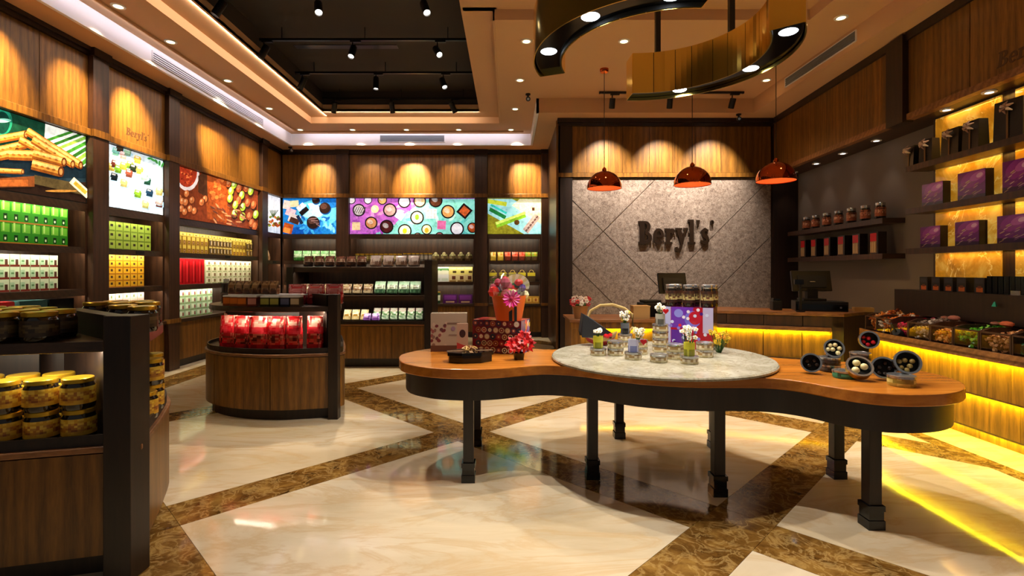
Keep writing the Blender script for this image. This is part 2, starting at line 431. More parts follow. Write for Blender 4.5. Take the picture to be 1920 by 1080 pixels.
# ---- right fascia with boards, rail, cornice, post and soffit
def rbox(v0, v1, Y0, Y1, z0, z1): return MB(TR).box(v0, v1, (Y0-4.757)/math.cos(AR), (Y1-4.757)/math.cos(AR), z0, z1)
yb = [5.66+.158*k for k in range(19)]
for a, b in zip(yb, yb[1:]): obj('fascia_board', rbox(0, .03, a+.0015, b-.0015, 3.06, 3.83), 'oak', wr)
for a, b in ((2.2, 3.3), (3.3, 4.63), (4.63, 5.40)): obj('fascia_panel', rbox(0, .03, a+.004, b-.004, 3.06, 3.83), 'oak', wr)
obj('fascia_rail', rbox(-.02, .06, 5.66, 8.5, 2.99, 3.055), 'oak_lip', wr); obj('fascia_rail', rbox(-.02, .06, 2.2, 5.40, 2.99, 3.055), 'oak_lip', wr)
obj('fascia_soffit', rbox(.06, .42, 2.2, 8.52, 2.99, 3.03), 'mid_wood', wr)
obj('fascia_core', rbox(.031, .5, 2.2, 8.5, 3.06, 3.92), 'mid_wood', wr)
obj('fascia_cornice', rbox(-.03, .05, 2.2, 5.40, 3.83, 3.92), 'dark_wood', wr); obj('fascia_cornice', rbox(-.03, .05, 5.66, 8.47, 3.83, 3.92), 'dark_wood', wr)
obj('fascia_post', rbox(-.06, .05, 5.40, 5.66, 2.97, 3.90), 'dark_wood', wr)
obj('backing_wall', rbox(.24, .395, 2.2, 5.38, 0, 2.99), 'mid_wood', wr)
for a, b in ((2.3, 3.35), (3.42, 4.44), (4.58, 5.33)):
    for z0, z1 in ((1.2, 1.598), (1.602, 2.018), (2.022, 2.45), (2.455, 2.97)):
        obj('onyx_panel', rbox(.222, .238, a, b, z0, z1), 'onyx', wr, label='backlit amber onyx panel')
# ---- ceiling
cl = S('ceiling', MB().box(-5.3, 5.2, -1.2, 11.2, 4.80, 4.9), 'dark_ceiling', label='stepped plaster ceiling with a dark recessed tray')
ZM, ZT = 4.145, 4.235
def slab(n, x0, x1, y0, y1, z0, z1, mat='ceiling_paint'): return obj(n, MB().box(x0, x1, y0, y1, z0, z1), mat, cl)
slab('soffit', -5.2, -4.405, -1.2, 11.1, 3.92, 3.98); slab('soffit', -4.405, .495, 10.305, 11.1, 3.92, 3.98)
slab('soffit', .495, 5.1, 8.195, 10.305, 3.92, 3.98); slab('soffit', .495, 5.1, 10.305, 11.1, 3.92, 3.98)
slab('soffit', 3.965, 5.1, -1.2, 8.195, 3.92, 3.98)
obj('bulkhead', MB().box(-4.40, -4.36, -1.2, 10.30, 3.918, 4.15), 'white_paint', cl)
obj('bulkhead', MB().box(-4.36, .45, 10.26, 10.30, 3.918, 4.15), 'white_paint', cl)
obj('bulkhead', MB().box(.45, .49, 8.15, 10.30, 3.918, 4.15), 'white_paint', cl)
obj('bulkhead', MB().box(.45, 3.92, 8.15, 8.19, 3.918, 4.15), 'ceiling_paint', cl)  # tan puts the dimmer, warmer light into this bulkhead's colour
obj('bulkhead', MB().box(3.92, 3.96, -1.2, 8.19, 3.918, 4.15), 'ceiling_paint', cl)  # same here: weaker warm light painted in as tan
slab('ceiling_board', -4.358, -3.702, -1.2, 10.258, ZM, 4.2); slab('ceiling_board', -3.702, -.148, 9.542, 10.258, ZM, 4.2)
slab('ceiling_board', -.148, .448, 5.612, 10.258, ZM, 4.2); slab('ceiling_board', .448, 3.918, 5.612, 8.148, ZM, 4.2)
slab('ceiling_board', 3.322, 3.918, -1.2, 5.612, ZM, 4.2)
# first step of the dark tray, second step, dark top
slab('tray_board', -3.72, -3.33, -1.2, 9.56, 4.26, 4.30); slab('tray_board', -3.33, -.52, 9.17, 9.56, 4.26, 4.30)
slab('tray_board', -.52, -.13, 5.55, 9.56, 4.26, 4.30)
slab('tray_board', -.52, 3.34, -1.2, 5.63, 4.26, 4.30)
for m, n in ((MB().box(-3.70, -3.68, -1.2, 9.54, ZM-.002, 4.26), 'tray_edge'), (MB().box(-3.68, -.17, 9.52, 9.54, ZM-.002, 4.26), 'tray_edge'),
             (MB().box(-.17, -.15, 5.59, 9.54, ZM-.002, 4.26), 'tray_edge'), (MB().box(-.17, 3.3, 5.59, 5.61, ZM-.002, 4.26), 'tray_edge'),
             (MB().box(3.3, 3.32, -1.2, 5.61, ZM-.002, 4.26), 'tray_edge'),
             (MB().box(-3.35, -3.33, -1.2, 9.19, 4.258, 4.38), 'tray_edge'), (MB().box(-3.33, -.52, 9.17, 9.19, 4.258, 4.38), 'tray_edge'),
             (MB().box(-.52, -.50, -1.2, 9.19, 4.258, 4.38), 'tray_edge')):
    obj(n, m, 'ceiling_paint', cl)
for m in (MB().box(-3.36, -3.345, -1.2, 9.21, 4.38, 4.62), MB().box(-3.36, -.49, 9.2, 9.215, 4.38, 4.62), MB().box(-.505, -.49, -1.2, 9.21, 4.38, 4.62)):
    obj('tray_side', m, 'dark_ceiling', cl)
obj('tray_top', MB().box(-3.4, -.46, -1.2, 9.25, 4.62, 4.66), 'dark_ceiling', cl)
obj('slot_diffuser', MB().box(P(557,0,7.4).x, P(747,0,7.4).x, 7.28, 7.40, 4.612, 4.622), 'black_metal', cl)
# cove lamps with no fixture, added to brighten the tray edges
def edge_fill(x0, x1, y0, y1, z, power, name='edge_fill_strip'):
    lamp(name, 'AREA', ((x0+x1)/2, (y0+y1)/2, z), power, '#ffd9b0', cl, sx=max(x1-x0, .02), sy=max(y1-y0, .02), rot=Matrix.Rotation(PI, 4, 'X'))
for p, aim, L, ax in (((-3.36, 6.0, 4.252), (-1,0,-.12), 6.9, 'y'), ((-1.93, 9.19, 4.252), (0,1,-.12), 2.8, 'x')):
    d = Vector(aim).normalized(); y = Vector((0,1,0)) if ax == 'y' else Vector((1,0,0)); x = y.cross(-d)
    lamp('edge_fill_strip', 'AREA', p, 3.2*L, '#ffe6cc', cl, sx=.012, sy=L, rot=Matrix((x.normalized(), y, -d)).transposed().to_4x4())
# added white area lamps behind a made-up lip, brightening the white bulkheads
for x0, x1, y0, y1, aim, ax in ((-4.17, -4.15, -1.0, 10.0, (-1,0,-.2), 'y'), (-4.1, .3, 10.05, 10.07, (0,1,-.2), 'x')):
    slab('added_lip', x0, x1, y0, y1, 4.117, ZM-.001)
    d = Vector(aim).normalized(); y = Vector((0,1,0)) if ax == 'y' else Vector((1,0,0)); x = y.cross(-d); L = (y1-y0) if ax == 'y' else (x1-x0)
    p = ((x0-.003, (y0+y1)/2, 4.132) if ax == 'y' else ((x0+x1)/2, y1+.003, 4.132))
    lamp('bulkhead_fill', 'AREA', p, 1.15*L, '#f4f0ff', cl, sx=.02, sy=L, rot=Matrix((x.normalized(), y, -d)).transposed().to_4x4())
# ---- air grilles
def grille(name, T, u0, u1, z0, z1, d, label, n=5, dark=True):
    r = thing(name, label, 'air vent', (T @ Vector(((u0+u1)/2, d, z0))))
    obj('backing', MB(T).box(u0, u1, d+.001, d+.004, z0, z1), 'grille_dark' if dark else 'grille', r)
    h = (z1-z0)/n
    for k in range(n): obj('slat', MB(T).box(u0, u1, d+.004, d+.012, z0+h*k+h*.5, z0+h*k+h), 'white_plastic' if dark else 'grille', r)
    obj('frame', MB(T).box(u0-.012, u0, d, d+.014, z0-.01, z1+.01).box(u1, u1+.012, d, d+.014, z0-.01, z1+.01).box(u0, u1, d, d+.014, z1, z1+.01).box(u0, u1, d, d+.014, z0-.01, z0), 'white_plastic', r)
TLb = Matrix(((0,1,0,-4.36),(1,0,0,0),(0,0,1,0),(0,0,0,1))); TBb = Matrix(((1,0,0,0),(0,-1,0,10.26),(0,0,1,0),(0,0,0,1)))
TRb = Matrix(((0,-1,0,3.92),(1,0,0,0),(0,0,1,0),(0,0,0,1)))
grille('air_grille', TLb, 6.25, 9.05, 3.975, 4.085, 0, 'long slotted white air grille along the left ceiling bulkhead', 4)
grille('air_grille', TBb, P(713,0,10.26).x, P(833,0,10.26).x, 3.985, 4.11, 0, 'short grey air grille on the back ceiling bulkhead', 4, False)
grille('air_grille', TRb, 5.75, 7.2, 3.99, 4.10, 0, 'grey air grille on the right ceiling bulkhead', 4, False)
# ================================================================ display units along the left and back walls
def door_cuts(a, b, n): return [a+(b-a)*k/n for k in range(n+1)]
def unit(T, a, b, label, nd, shelves=(1.19, 1.66), lights=True):
    mid = T @ Vector(((a+b)/2, -.2, 0))
    r = thing('shelving_unit', label, 'display shelf', mid)
    obj('back_panel', MB(T).box(a+.031, b-.031, -.44, -.42, .10, 2.10), 'mid_wood', r)
    for u in (a+.001, b-.031): obj('side_panel', MB(T).box(u, u+.03, -.44, -.01, .10, 2.10), 'mid_wood', r)
    obj('plinth', MB(T).box(a+.001, b-.001, -.44, -.05, 0, .10), 'dark_wood', r)
    obj('cabinet_body', MB(T).box(a+.032, b-.032, -.42, -.025, .10, .655), 'dark_wood', r)
    c = door_cuts(a+.01, b-.01, nd)
    for u0, u1 in zip(c, c[1:]): obj('cabinet_door', MB(T).box(u0+.003, u1-.003, -.024, .0, .11, .645), 'oak', r)
    obj('counter_board', MB(T).box(a+.002, b-.002, -.42, .03, .655, .70), 'shelf_wood', r, bevel=.004)
    for z in shelves:
        s = obj('shelf', MB(T).box(a+.031, b-.031, -.42, -.012, z-.045, z), 'shelf_wood', r)
        obj('price_rail', MB(T).box(a+.04, b-.04, -.0115, -.002, z-.072, z-.002), 'shelf_wood', s)
        um = a+(b-a)*.55; obj('price_holder', MB(T).box(um-.07, um+.07, -.0015, .006, z-.05, z-.012), 'black_matte', s)
    obj('header', MB(T).box(a+.001, b-.001, -.44, -.005, 2.10, 2.15).box(a+.031, b-.031, -.0115, -.002, 2.06, 2.0995), 'shelf_wood', r)
    for z in list(shelves)+[2.10]:
        th = .045 if z < 2 else 0.
        p = T @ Vector(((a+b)/2, -.024, z-th-.006)); q = T @ Vector(((a+b)/2, -.24, z-.42))
        ax = (T.to_3x3() @ Vector((1,0,0)))
        d = (q-p).normalized(); y = ax; x = y.cross(-d).normalized()
        M = Matrix((x, y, -d)).transposed().to_4x4()
        lamp('shelf_strip', 'AREA', p, STRIP*(b-a), '#fff0cf', r, sx=.012, sy=(b-a)-.1, rot=M)
    return r
STRIP = 3.3
unit(TL, *BAYS_L[0], 'tall wall display unit on the left beneath the wafer roll picture', 4)
unit(TL, *BAYS_L[1], 'narrow wall display unit beneath the chocolate cube picture', 2)
unit(TL, *BAYS_L[2], 'wide wall display unit beneath the almond and cocoa picture', 4)
unit(TL, *BAYS_L[3], 'slim corner wall display unit beneath the small white picture', 1, (1.16, 1.60))
unit(TB, *BAYS_B[0], 'back wall display unit beneath the blue chocolate picture', 2, (1.16, 1.60))
unit(TB, *BAYS_B[1], 'wide back wall display unit beneath the purple dessert picture', 4, (1.16, 1.60))
unit(TB, *BAYS_B[2], 'back wall display unit beneath the green chocolate bar picture', 2, (1.16, 1.60))
# ================================================================ lit pictures
def picture(T, a, b, conv, bg, shapes, label):
    r = thing('lightbox_picture', label, 'picture', T @ Vector(((a+b)/2, -.02, 2.16)))
    obj('frame', MB(T).box(a+.001, b-.001, -.42, -.024, 2.151, 2.16).box(a+.001, a+.006, -.06, -.012, 2.16, 2.915).box(b-.006, b-.001, -.06, -.012, 2.16, 2.915), 'black_matte', r)
    u0, u1, z0, z1 = a+.006, b-.006, 2.165, 2.912
    m = MB(T)
    if isinstance(bg, str): bg = [(u0, u1, bg, bg)]
    for (x0, x1, c0, c1) in bg:
        n = 1 if c0 == c1 else 8
        for k in range(n):
            ua, ub = x0+(x1-x0)*k/n, x0+(x1-x0)*(k+1)/n
            m.add([(ua,-.024,z0),(ub,-.024,z0),(ub,-.024,z1),(ua,-.024,z1)], [(0,1,2,3)], mixc(C(c0), C(c1), (k+.5)/n))
    lay = 0
    for poly, col in shapes:
        lay += 1
        q = cliprect([conv(x, y) for x, y in poly], u0, u1, z0, z1)
        if len(q) < 3: continue
        m.add([(p[0], -.024+lay*.00012, p[1]) for p in q], [tuple(range(len(q)))], C(col))
    obj('lit_print', m, 'lightbox', r)
convL = lambda x, y: (lambda q: (q.y, q.z))(PX(x, y, XL-.02))
convB = lambda x, y: (lambda q: (q.x, q.z))(P(x, y, YB+.02))
rr = random.Random(3)
def tubepoly(x0, y0, x1, y1, w): 
    d = Vector((x1-x0, y1-y0)).normalized(); n = Vector((-d.y, d.x))*w/2
    return [(x0+n.x, y0+n.y), (x1+n.x, y1+n.y), (x1-n.x, y1-n.y), (x0-n.x, y0-n.y)]
def roll(x0, y0, x1, y1, w):
    s = [(tubepoly(x0, y0, x1, y1, w), '#8a4a14'), (tubepoly(x0, y0-w*.12, x1, y1-w*.12, w*.72), '#d08a34'), (tubepoly(x0, y0-w*.22, x1, y1-w*.22, w*.32), '#f0bd6a')]
    for k in range(4):
        t = .15+.2*k; s.append((ell(x0+(x1-x0)*t, y0+(y1-y0)*t, w*.18, w*.1, 20), '#a4611f'))
    s += [(ell(x1, y1, w*.3, w*.5, 0), '#5e2d0c'), (ell(x1, y1, w*.16, w*.3, 0), '#c98a4a')]
    return s
sh = [([(-60,150),(85,200),(85,300),(-60,330)], '#0f3f2c'), (ell(4, 228, 20, 26), '#1f8a6c'), (ell(4, 230, 15, 21), '#0a3a30'), (ell(4, 226, 18, 4), '#8fe0c8'),
      ([(86,225),(170,250),(170,380),(100,330),(82,290)], '#eef3ea')]
for k, (x, y) in enumerate(((84,262),(92,272),(104,278),(112,290),(122,300),(132,306),(142,314),(150,322),(156,330))):
    sh.append(([(x, y), (172, 232+k*9), (172, 237+k*10), (x+5, y+4)], ['#3f8a2c', '#2a6420', '#8abf4a'][k % 3]))
sh += [([(-60,330),(170,312),(170,400),(-60,400)], '#2a1a12'), (ell(20, 308, 175, 24, 8), '#20343e'), (ell(20, 304, 168, 20, 8), '#11222c')]
for a in ((-420,300,-250,270,24), (-330,330,-190,300,22), (-220,290,-110,262,20), (-210,312,-70,288,20), (-120,284,-30,270,18), (-40,268,48,252,15), (-20,286,50,270,16), (36,262,110,300,14), (50,246,150,310,15), (60,262,135,308,15), (-40,300,30,286,18), (15,290,70,292,20), (60,288,118,304,17), (58,308,112,322,20)): sh += roll(*a)
sh += roll(-40, 318, 40, 322, 10); sh += [([(-60,338),(62,330),(62,350),(-60,352)], '#8a4a22'), (rrect(10, 343, 80, 12), '#b8622a'), ([(62,328),(150,345),(165,368),(62,345)], '#5a4a2a'), (rrect(148, 352, 44, 14, 42), '#e8e0c0'), (rrect(148, 352, 30, 7, 42), '#cfa838'), (ell(112, 358, 30, 2.4, 0), '#c98a3a')]
picture(TL, *BAYS_L[0], convL, '#16382a', sh, 'lit picture of golden wafer rolls on a dark plate with palm leaves')
sh = [(ell(255, 330, 70, 90), '#dff2fb'), (ell(285, 280, 20, 6, 15), '#f6fbff')]
cubes = [(218,283,'#7fc9b8'),(226,276,'#4a3a26'),(232,290,'#e6b7b0'),(240,284,'#9ac2a0'),(210,312,'#d6c258'),(216,306,'#6a2f22'),(224,306,'#efd9cf'),(222,316,'#6fa52a'),(232,310,'#d8c84a'),(244,308,'#7db53a'),(250,314,'#1c2a1c'),(258,298,'#d9b84a'),(262,318,'#d8c050'),(242,324,'#8a4a38'),(214,330,'#12222a'),(232,342,'#d8cf7a'),(276,338,'#1c4a3a'),(270,330,'#a8d8c8'),(258,362,'#7fb52e'),(280,360,'#1a3c58'),(298,358,'#e6dc8a'),(272,382,'#e0e08a'),(298,380,'#7a3a2c'),(298,376,'#e8d8d0')]
for x, y, c in cubes:
    sh += [(ell(x+2, y+6, 8, 4), '#a8cfe4'), (rrect(x, y+3, 12, 11, 12), tuple(v*.55 for v in C(c))), (rrect(x-1, y-1, 12, 9, 18), c), (rrect(x-1, y-3, 7, 3, 18), mixc(C(c), (1,1,1), .5))]
for k in range(5): sh.append((ell(280+k*6, 297+k*3, 5, 2.2, 30*k), '#4aa04a'))
picture(TL, *BAYS_L[1], convL, '#f2f6fb', sh, 'lit picture of scattered chocolate cubes on a pale blue ground')
sh = [([(330,300),(480,340),(490,440),(330,410)], '#7a3316'), ([(380,310),(440,330),(430,420),(390,410)], '#a34a1c'), ([(440,350),(490,360),(490,440),(420,440)], '#8a3c20'), (ell(352, 326, 22, 32), '#e9dcd6'), (ell(351, 323, 19, 28), '#a8341a'), ([(372,330),(388,320),(390,372),(372,360)], '#4a2a18')]
for k in range(26): sh.append((ell(340+rr.random()*24, 304+rr.random()*40, 2, 1.4, rr.random()*180), rr.choice(['#d0552a', '#7a1f10', '#e8783c'])))
for k in range(40): sh.append((ell(395+rr.random()*26, 338+rr.random()*34, 4, 3, rr.random()*180), rr.choice(['#c8602a', '#e07a36', '#a84a1c'])))
for x, y in ((336,372),(342,378),(350,364),(348,380),(360,376),(340,392),(356,392),(364,396),(346,398),(384,374),(378,380)): sh += [(ell(x, y, 6, 8, 10), '#6a2c12'), (ell(x-1, y-1, 4.6, 6.4, 10), '#c8703a'), (ell(x-2, y-3, 1.6, 2.6, 10), '#f0b07a')]
for k, (x, y) in enumerate(((428,343),(438,346),(447,353),(432,358),(452,366),(461,352),(469,358),(430,372),(446,376),(440,384),(454,388),(463,380),(474,384),(438,400),(453,406),(466,405),(478,402),(470,418),(476,424))):
    g = k % 3 == 1 or k in (3, 6, 9, 13, 14)
    sh += [(ell(x+1, y+4, 5.5, 8, 10), '#3a1a10'), (ell(x, y, 5, 8, 12), '#a9c83a' if g else '#b0562a'), (ell(x-1, y-2, 2.6, 5, 12), '#eef0b0' if g else '#d88a54')]
for k in range(30): sh.append((ell(395+rr.random()*60, 385+rr.random()*40, 6, 1.5, rr.random()*60), rr.choice(['#c88a5a', '#9a5a34', '#6a3a2a'])))
picture(TL, *BAYS_L[2], convL, '#6a2c14', sh, 'lit picture of almonds and a bowl of cocoa on rusty ground')
sh = [([(500,424),(530,428),(530,442),(500,440)], '#c9d8ea')]
for k in range(24): sh.append((ell(503+rr.random()*24, 405+rr.random()*20, 3, 2.2, rr.random()*180), rr.choice(['#7a8a2a', '#a84a1c', '#6a3a14', '#c8702a'])))
for k in range(6): sh.append((tubepoly(512, 408, 506+k*3, 394, 1.2), '#4a5a2a'))
picture(TL, *BAYS_L[3], convL, '#e9ecf4', sh, 'small lit white picture of nuts in the corner')
sh = [(ell(595, 400, 40, 26), '#5fc6ea'), (ell(585, 395, 24, 14), '#a8e4f6'), (ell(560, 436, 30, 10), '#0d4ea8'), (ell(620, 380, 20, 10), '#1668c0')]
for k in range(30): sh.append((ell(565+rr.random()*65, 376+rr.random()*64, 6, 2.5, rr.random()*180), rr.choice(['#2f8ed6', '#7fd2f0', '#1560b8', '#3fa8e0'])))
for x, y, w_, h_, a, c in ((538,384,14,16,10,'#e8d8c8'),(552,382,16,12,-5,'#f0e6b0'),(545,398,18,14,20,'#e0c0c8'),(564,388,16,9,-40,'#f0eeee'),(570,396,18,9,-40,'#181014'),(552,410,22,16,20,'#e6d4cc'),(552,414,18,10,20,'#4a2a1e'),(562,412,6,18,-30,'#1a2a4a'),(540,428,18,18,15,'#b8501c'),(538,432,12,10,15,'#e08a3a')): sh.append((rrect(x, y, w_, h_, a), c))
for x, y, r_ in ((609,390,10.5),(587,417,12),(592,375,7)):
    sh += [(ell(x+1, y+2, r_*1.05, r_), '#0a3a7a'), (ell(x, y, r_, r_), '#241512'), (ell(x-2, y-3, r_*.6, r_*.5), '#4a302a')]
for k in range(4): sh.append((tubepoly(578+k*5, 411+k*3, 594+k*2, 409+k*5, 1.4), '#8a6a6a'))
picture(TB, *BAYS_B[0], convB, '#1c7ccc', sh, 'lit blue picture of dark round chocolates on the back wall')
sh = [([(655,373),(800,373),(740,420),(700,445),(655,445)], '#c066c8'), ([(890,373),(800,373),(760,400),(735,425),(690,443),(890,443)], '#86d8cc')]
for k in range(40):
    x = 655+rr.random()*235; y = 374+rr.random()*68; t = (x-655)+(y-373)*1.5
    sh.append((ell(x, y, 9, 3, rr.random()*180), rr.choice(['#d683da', '#a94cc0', '#e8a0d8']) if t < 150 else rr.choice(['#9fe6d8', '#62c4c0', '#c4f0e4'])))
ds = [(673,394,12,'#cfc4c2'),(703,392,9,'#f0f0b0',0),(731,394,13,'#c9a09a'),(696,418,12,'#c98a5a'),(725,425,13,'#4a1a1a'),(758,378,12,'#eeeaf2'),(787,377,12,'#e8c890'),(817,376,13,'#5a3220'),(782,408,13,'#eef0d0'),(840,397,13,'#dca05c'),(759,433,13,'#f0ecc8'),(800,430,10,'#eae6b0'),(857,429,13,'#e6e6f0'),(886,427,10,'#a8481c'),(659,375,8,'#f2e8ee'),(690,375,8,'#efe6f2'),(717,375,9,'#e0b070'),(783,444,8,'#c88a7a'),(824,444,9,'#a85a5a')]
for d in ds:
    x, y, r_, c = d[:4]
    if len(d) < 5: sh.append((ell(x, y, r_, r_), '#1c1216'))
    sh += [(ell(x, y, r_*.8, r_*.8), c), (ell(x-2, y-2, r_*.45, r_*.35, 30), mixc(C(c), (1,1,1), .35))]
for x, y, c in ((782,407,'#7db82e'),(759,433,'#d8d020'),(800,432,'#c8a830')): sh.append((ell(x, y, 4, 5), c))
for k in range(5): sh.append((tubepoly(664+k*4, 400, 670+k*4, 388, 1.5), '#5a4a52'))
for x, y, w_, h_, a, c in ((750,404,16,15,35,'#c8ecec'),(809,401,20,18,0,'#f0f4f4'),(828,422,16,16,3,'#e070a8'),(668,424,15,15,0,'#e8d0a0'),(871,396,22,22,40,'#1a1014'),(871,396,15,15,40,'#b8552a')): sh.append((rrect(x, y, w_, h_, a), c))
for k in range(3): sh += [(rrect(803+k*6, 401, 1, 18), '#c8b8b8'), (rrect(809, 395+k*6, 20, 1), '#c8b8b8')]
picture(TB, *BAYS_B[1], convB, '#c066c8', sh, 'long lit purple and turquoise picture of many small desserts')
sh = [([(914,373),(960,373),(1015,400),(1015,443),(990,443),(914,400)], '#9fdce0'), ([(975,373),(1015,373),(1015,420),(960,385)], '#efe6b8'), ([(914,400),(990,443),(914,443)], '#8a8420')]
sh += [(tubepoly(918, 392, 948, 408, 7), '#1f7a3a'), (tubepoly(920, 384, 950, 400, 4), '#3ac8b8'), (tubepoly(930, 422, 985, 402, 11), '#7fb52a'), (tubepoly(930, 419, 985, 399, 5), '#cbe06a'), (ell(969, 417, 5, 5), '#5a3a14'), (tubepoly(914, 377, 950, 383, 8), '#c8d43a'), (tubepoly(985, 434, 1008, 404, 13), '#b8a49a'), (rrect(1000, 392, 5, 6), '#4a2a1a')]
for k in range(6): sh.append((rrect(987+k*4, 432-k*5, 5, 3, -50), '#6a4a44'))
picture(TB, *BAYS_B[2], convB, '#a8a030', sh, 'lit green and yellow picture of chocolate bars on a blue cloth')
# ================================================================ brand lettering
def arc(cx, cy, rx, ry, a0, a1, n=14): return [(cx+rx*math.cos(math.radians(a0+(a1-a0)*k/n)), cy+ry*math.sin(math.radians(a0+(a1-a0)*k/n))) for k in range(n+1)]
def ring(cx, cy, ox, oy, ix, iy, a0, a1, n=14):
    o = arc(cx, cy, ox, oy, a0, a1, n); i = arc(cx, cy, ix, iy, a0, a1, n)
    return [[o[k], o[k+1], i[k+1], i[k]] for k in range(n)]
def rc(x0, y0, x1, y1): return [[(x0,y0),(x1,y0),(x1,y1),(x0,y1)]]
def strk(pts, ws):
    out = []
    for k in range(len(pts)-1): out += [tubepoly(*pts[k], *pts[k+1], (ws[k]+ws[k+1])/2), ell(*pts[k+1], ws[k+1]/2, ws[k+1]/2, 0, 10)]
    return out
G = {}
G['B'] = (.78, rc(.08,0,.34,1)+rc(0,0,.4,.10)+rc(0,.9,.4,1)+ring(.36,.75,.30,.25,.10,.14,-90,90)+ring(.38,.27,.36,.27,.14,.15,-90,90))
G['e'] = (.60, ring(.30,.33,.30,.36,.12,.24,0,318)+rc(.08,.30,.58,.40))
G['r'] = (.56, rc(.08,0,.30,.68)+rc(0,0,.42,.1)+rc(0,.58,.12,.68)+[ell(.44,.55,.11,.11)]+strk([(.26,.5),(.36,.62),(.46,.62)], [.12,.12,.1]))
G['y'] = (.66, [[(.04,.68),(.30,.68),(.43,.0),(.28,.0)]]+[[(.50,.68),(.62,.68),(.36,-.12),(.26,-.12)]]+rc(0,.60,.36,.70)+rc(.44,.60,.68,.70)+strk([(.33,-.02),(.28,-.18),(.16,-.27),(.06,-.24)], [.13,.13,.13,.13])+[ell(.06,-.2,.09,.09)])
G['l'] = (.42, rc(.09,0,.31,1.06)+rc(0,0,.40,.1)+rc(0,.96,.12,1.06))
G["'"] = (.20, [[(.02,1.04),(.20,1.04),(.14,.74),(.05,.74)]])
G['s'] = (.50, strk([(.42,.56),(.26,.64),(.12,.54),(.18,.40),(.34,.30),(.40,.16),(.26,.04),(.06,.12)], [.12,.13,.16,.18,.19,.17,.13,.12]))
G['*'] = (.2, ring(.12,.94,.10,.10,.055,.055,0,360))
def word(name, T, u, z, h, thick, mat, label, italic=0., chars="Beryl's*", scalex=1.):
    r = thing(name, label, 'sign', T @ Vector((u, 0, z)))
    names = {'B':'letter_b','e':'letter_e','r':'letter_r','y':'letter_y','l':'letter_l',"'":'apostrophe','s':'letter_s','*':'ring_mark'}
    for ch in chars:
        wd, polys = G[ch]; m = MB(T)
        for k, p in enumerate(polys):
            n = len(p); q = [(u+(x+italic*y)*h*scalex, z+y*h) for x, y in p]; e = k*.00005
            m.add([(a, .0, b) for a, b in q]+[(a, thick+e, b) for a, b in q],
                  [tuple(range(n)), tuple(range(n, 2*n))[::-1]]+[(i, (i+1)%n, n+(i+1)%n, n+i) for i in range(n)])
        obj(names[ch], m, mat, r); u += (wd+.02)*h*scalex
TCw = Matrix(((1,0,0,0),(0,-1,0,YC),(0,0,1,0),(0,0,0,1)))
word('brand_sign', TCw, P(1196,0,YC).x, P(0,458,YC).z, .385, .035, 'sign_brown', "large raised dark letters reading Beryl's on the stone wall", scalex=.80)
plain('burnt', '#4a2c14', .5)
word('brand_lettering', TL, 6.34, 3.09, .095, .002, 'burnt', "small dark lettering reading Beryl's on the left oak panel", .15)
TRf = TR @ Matrix(((0,-1,0,0),(1,0,0,0),(0,0,1,0),(0,0,0,1)))
TRr = TR @ Matrix(((0,-1,0,0),(-1,0,0,0),(0,0,1,0),(0,0,0,1)))     # reads towards the camera
word('brand_lettering', TRr, .40, 3.12, .13, .002, 'burnt', "small dark lettering reading Beryl's on the right oak fascia", .15)
# ================================================================ ceiling fixtures
# ---- recessed downlights (each with its own lamp)
def downlight(pos, label, aim=None, power=0., spot=50, col='#ffdfb0', mat='lamp_warm', r=.045, group=None, blend=.7):
    t = thing('downlight', label, 'downlight', pos, 0, group)
    x, y, z = pos
    obj('trim', MB().lathe([(r+.025, z), (r+.022, z-.008), (r, z-.008), (r, z-.001), (r+.025, z)], 20, (x,y,0)), 'white_plastic', t, smooth=True)
    obj('diffuser', MB().lathe([(0, z-.004), (r, z-.004)], 20, (x,y,0)), mat, t)
    if power: lamp('downlight_lamp', 'SPOT', (x, y, z-.02), power, col, t, aim or (x, y, 0), .03, spot, blend)
    return t
gl = 'downlights aimed at the left oak panels'
for k, ((px, py), yy, pw) in enumerate((((320,78), 6.45, 1000), ((427,151), 8.35, 1150), ((505,203), 9.5, 420))):
    p = PZ(px, py, ZM); downlight(p, 'recessed ceiling downlight along the left wall, '+('nearest in view','middle in view','farthest in view')[k], (XL, yy, 3.22), pw, 43, group=gl, blend=1.)
for yy, ay, pw in ((4.55, 4.7, 1100), (5.3, 5.6, 620)): downlight(Vector((-4.05, yy, ZM)), 'recessed ceiling downlight in the row along the left wall', (XL, ay, 3.22), pw, 43, group=gl, blend=1.)
for px, ax, pw in ((563, 600, 620), (661, 700, 160), (762, 775, 1200), (860, 850, 160), (958, 990, 850)):
    p = PZ(px, 243, ZM); downlight(p, 'recessed ceiling downlight above the back wall, '+{563:'first',661:'second',762:'third',860:'fourth',958:'fifth'}[px]+' from left', (P(ax,0,YB).x, YB, 3.25), pw, 45, blend=1., group='downlights above the back wall')
for px, py in ((987,77), (975,150), (966,204)):
    downlight(PZ(px, py, ZM), 'recessed ceiling downlight between dark tray and ring lamp, '+{987:'nearest',975:'middle',966:'farthest'}[px], None, 22, 80, group='downlights beside the ring lamp')
for px, py, l in ((1170,77,'recessed ceiling downlight above the pendant lamps'), (1437,150,'small recessed ceiling downlight beside the right air grille'), (1577,33,'recessed ceiling downlight near the right bulkhead')):
    downlight(PZ(px, py, ZM), l, None, 18, 80)
for x, y, pw in ((-3.95, 2.9, 90), (-3.95, 1.3, 60), (3.6, 3.2, 30), (3.6, 1.6, 30)): downlight(Vector((x, y, ZM)), 'added unseen fill downlight in the near ceiling', None, pw, 80, group='added fill downlights of the near ceiling')  # lamps added out of view as fill for foreground floor and near stand
gs = 'downlights under the right fascia'
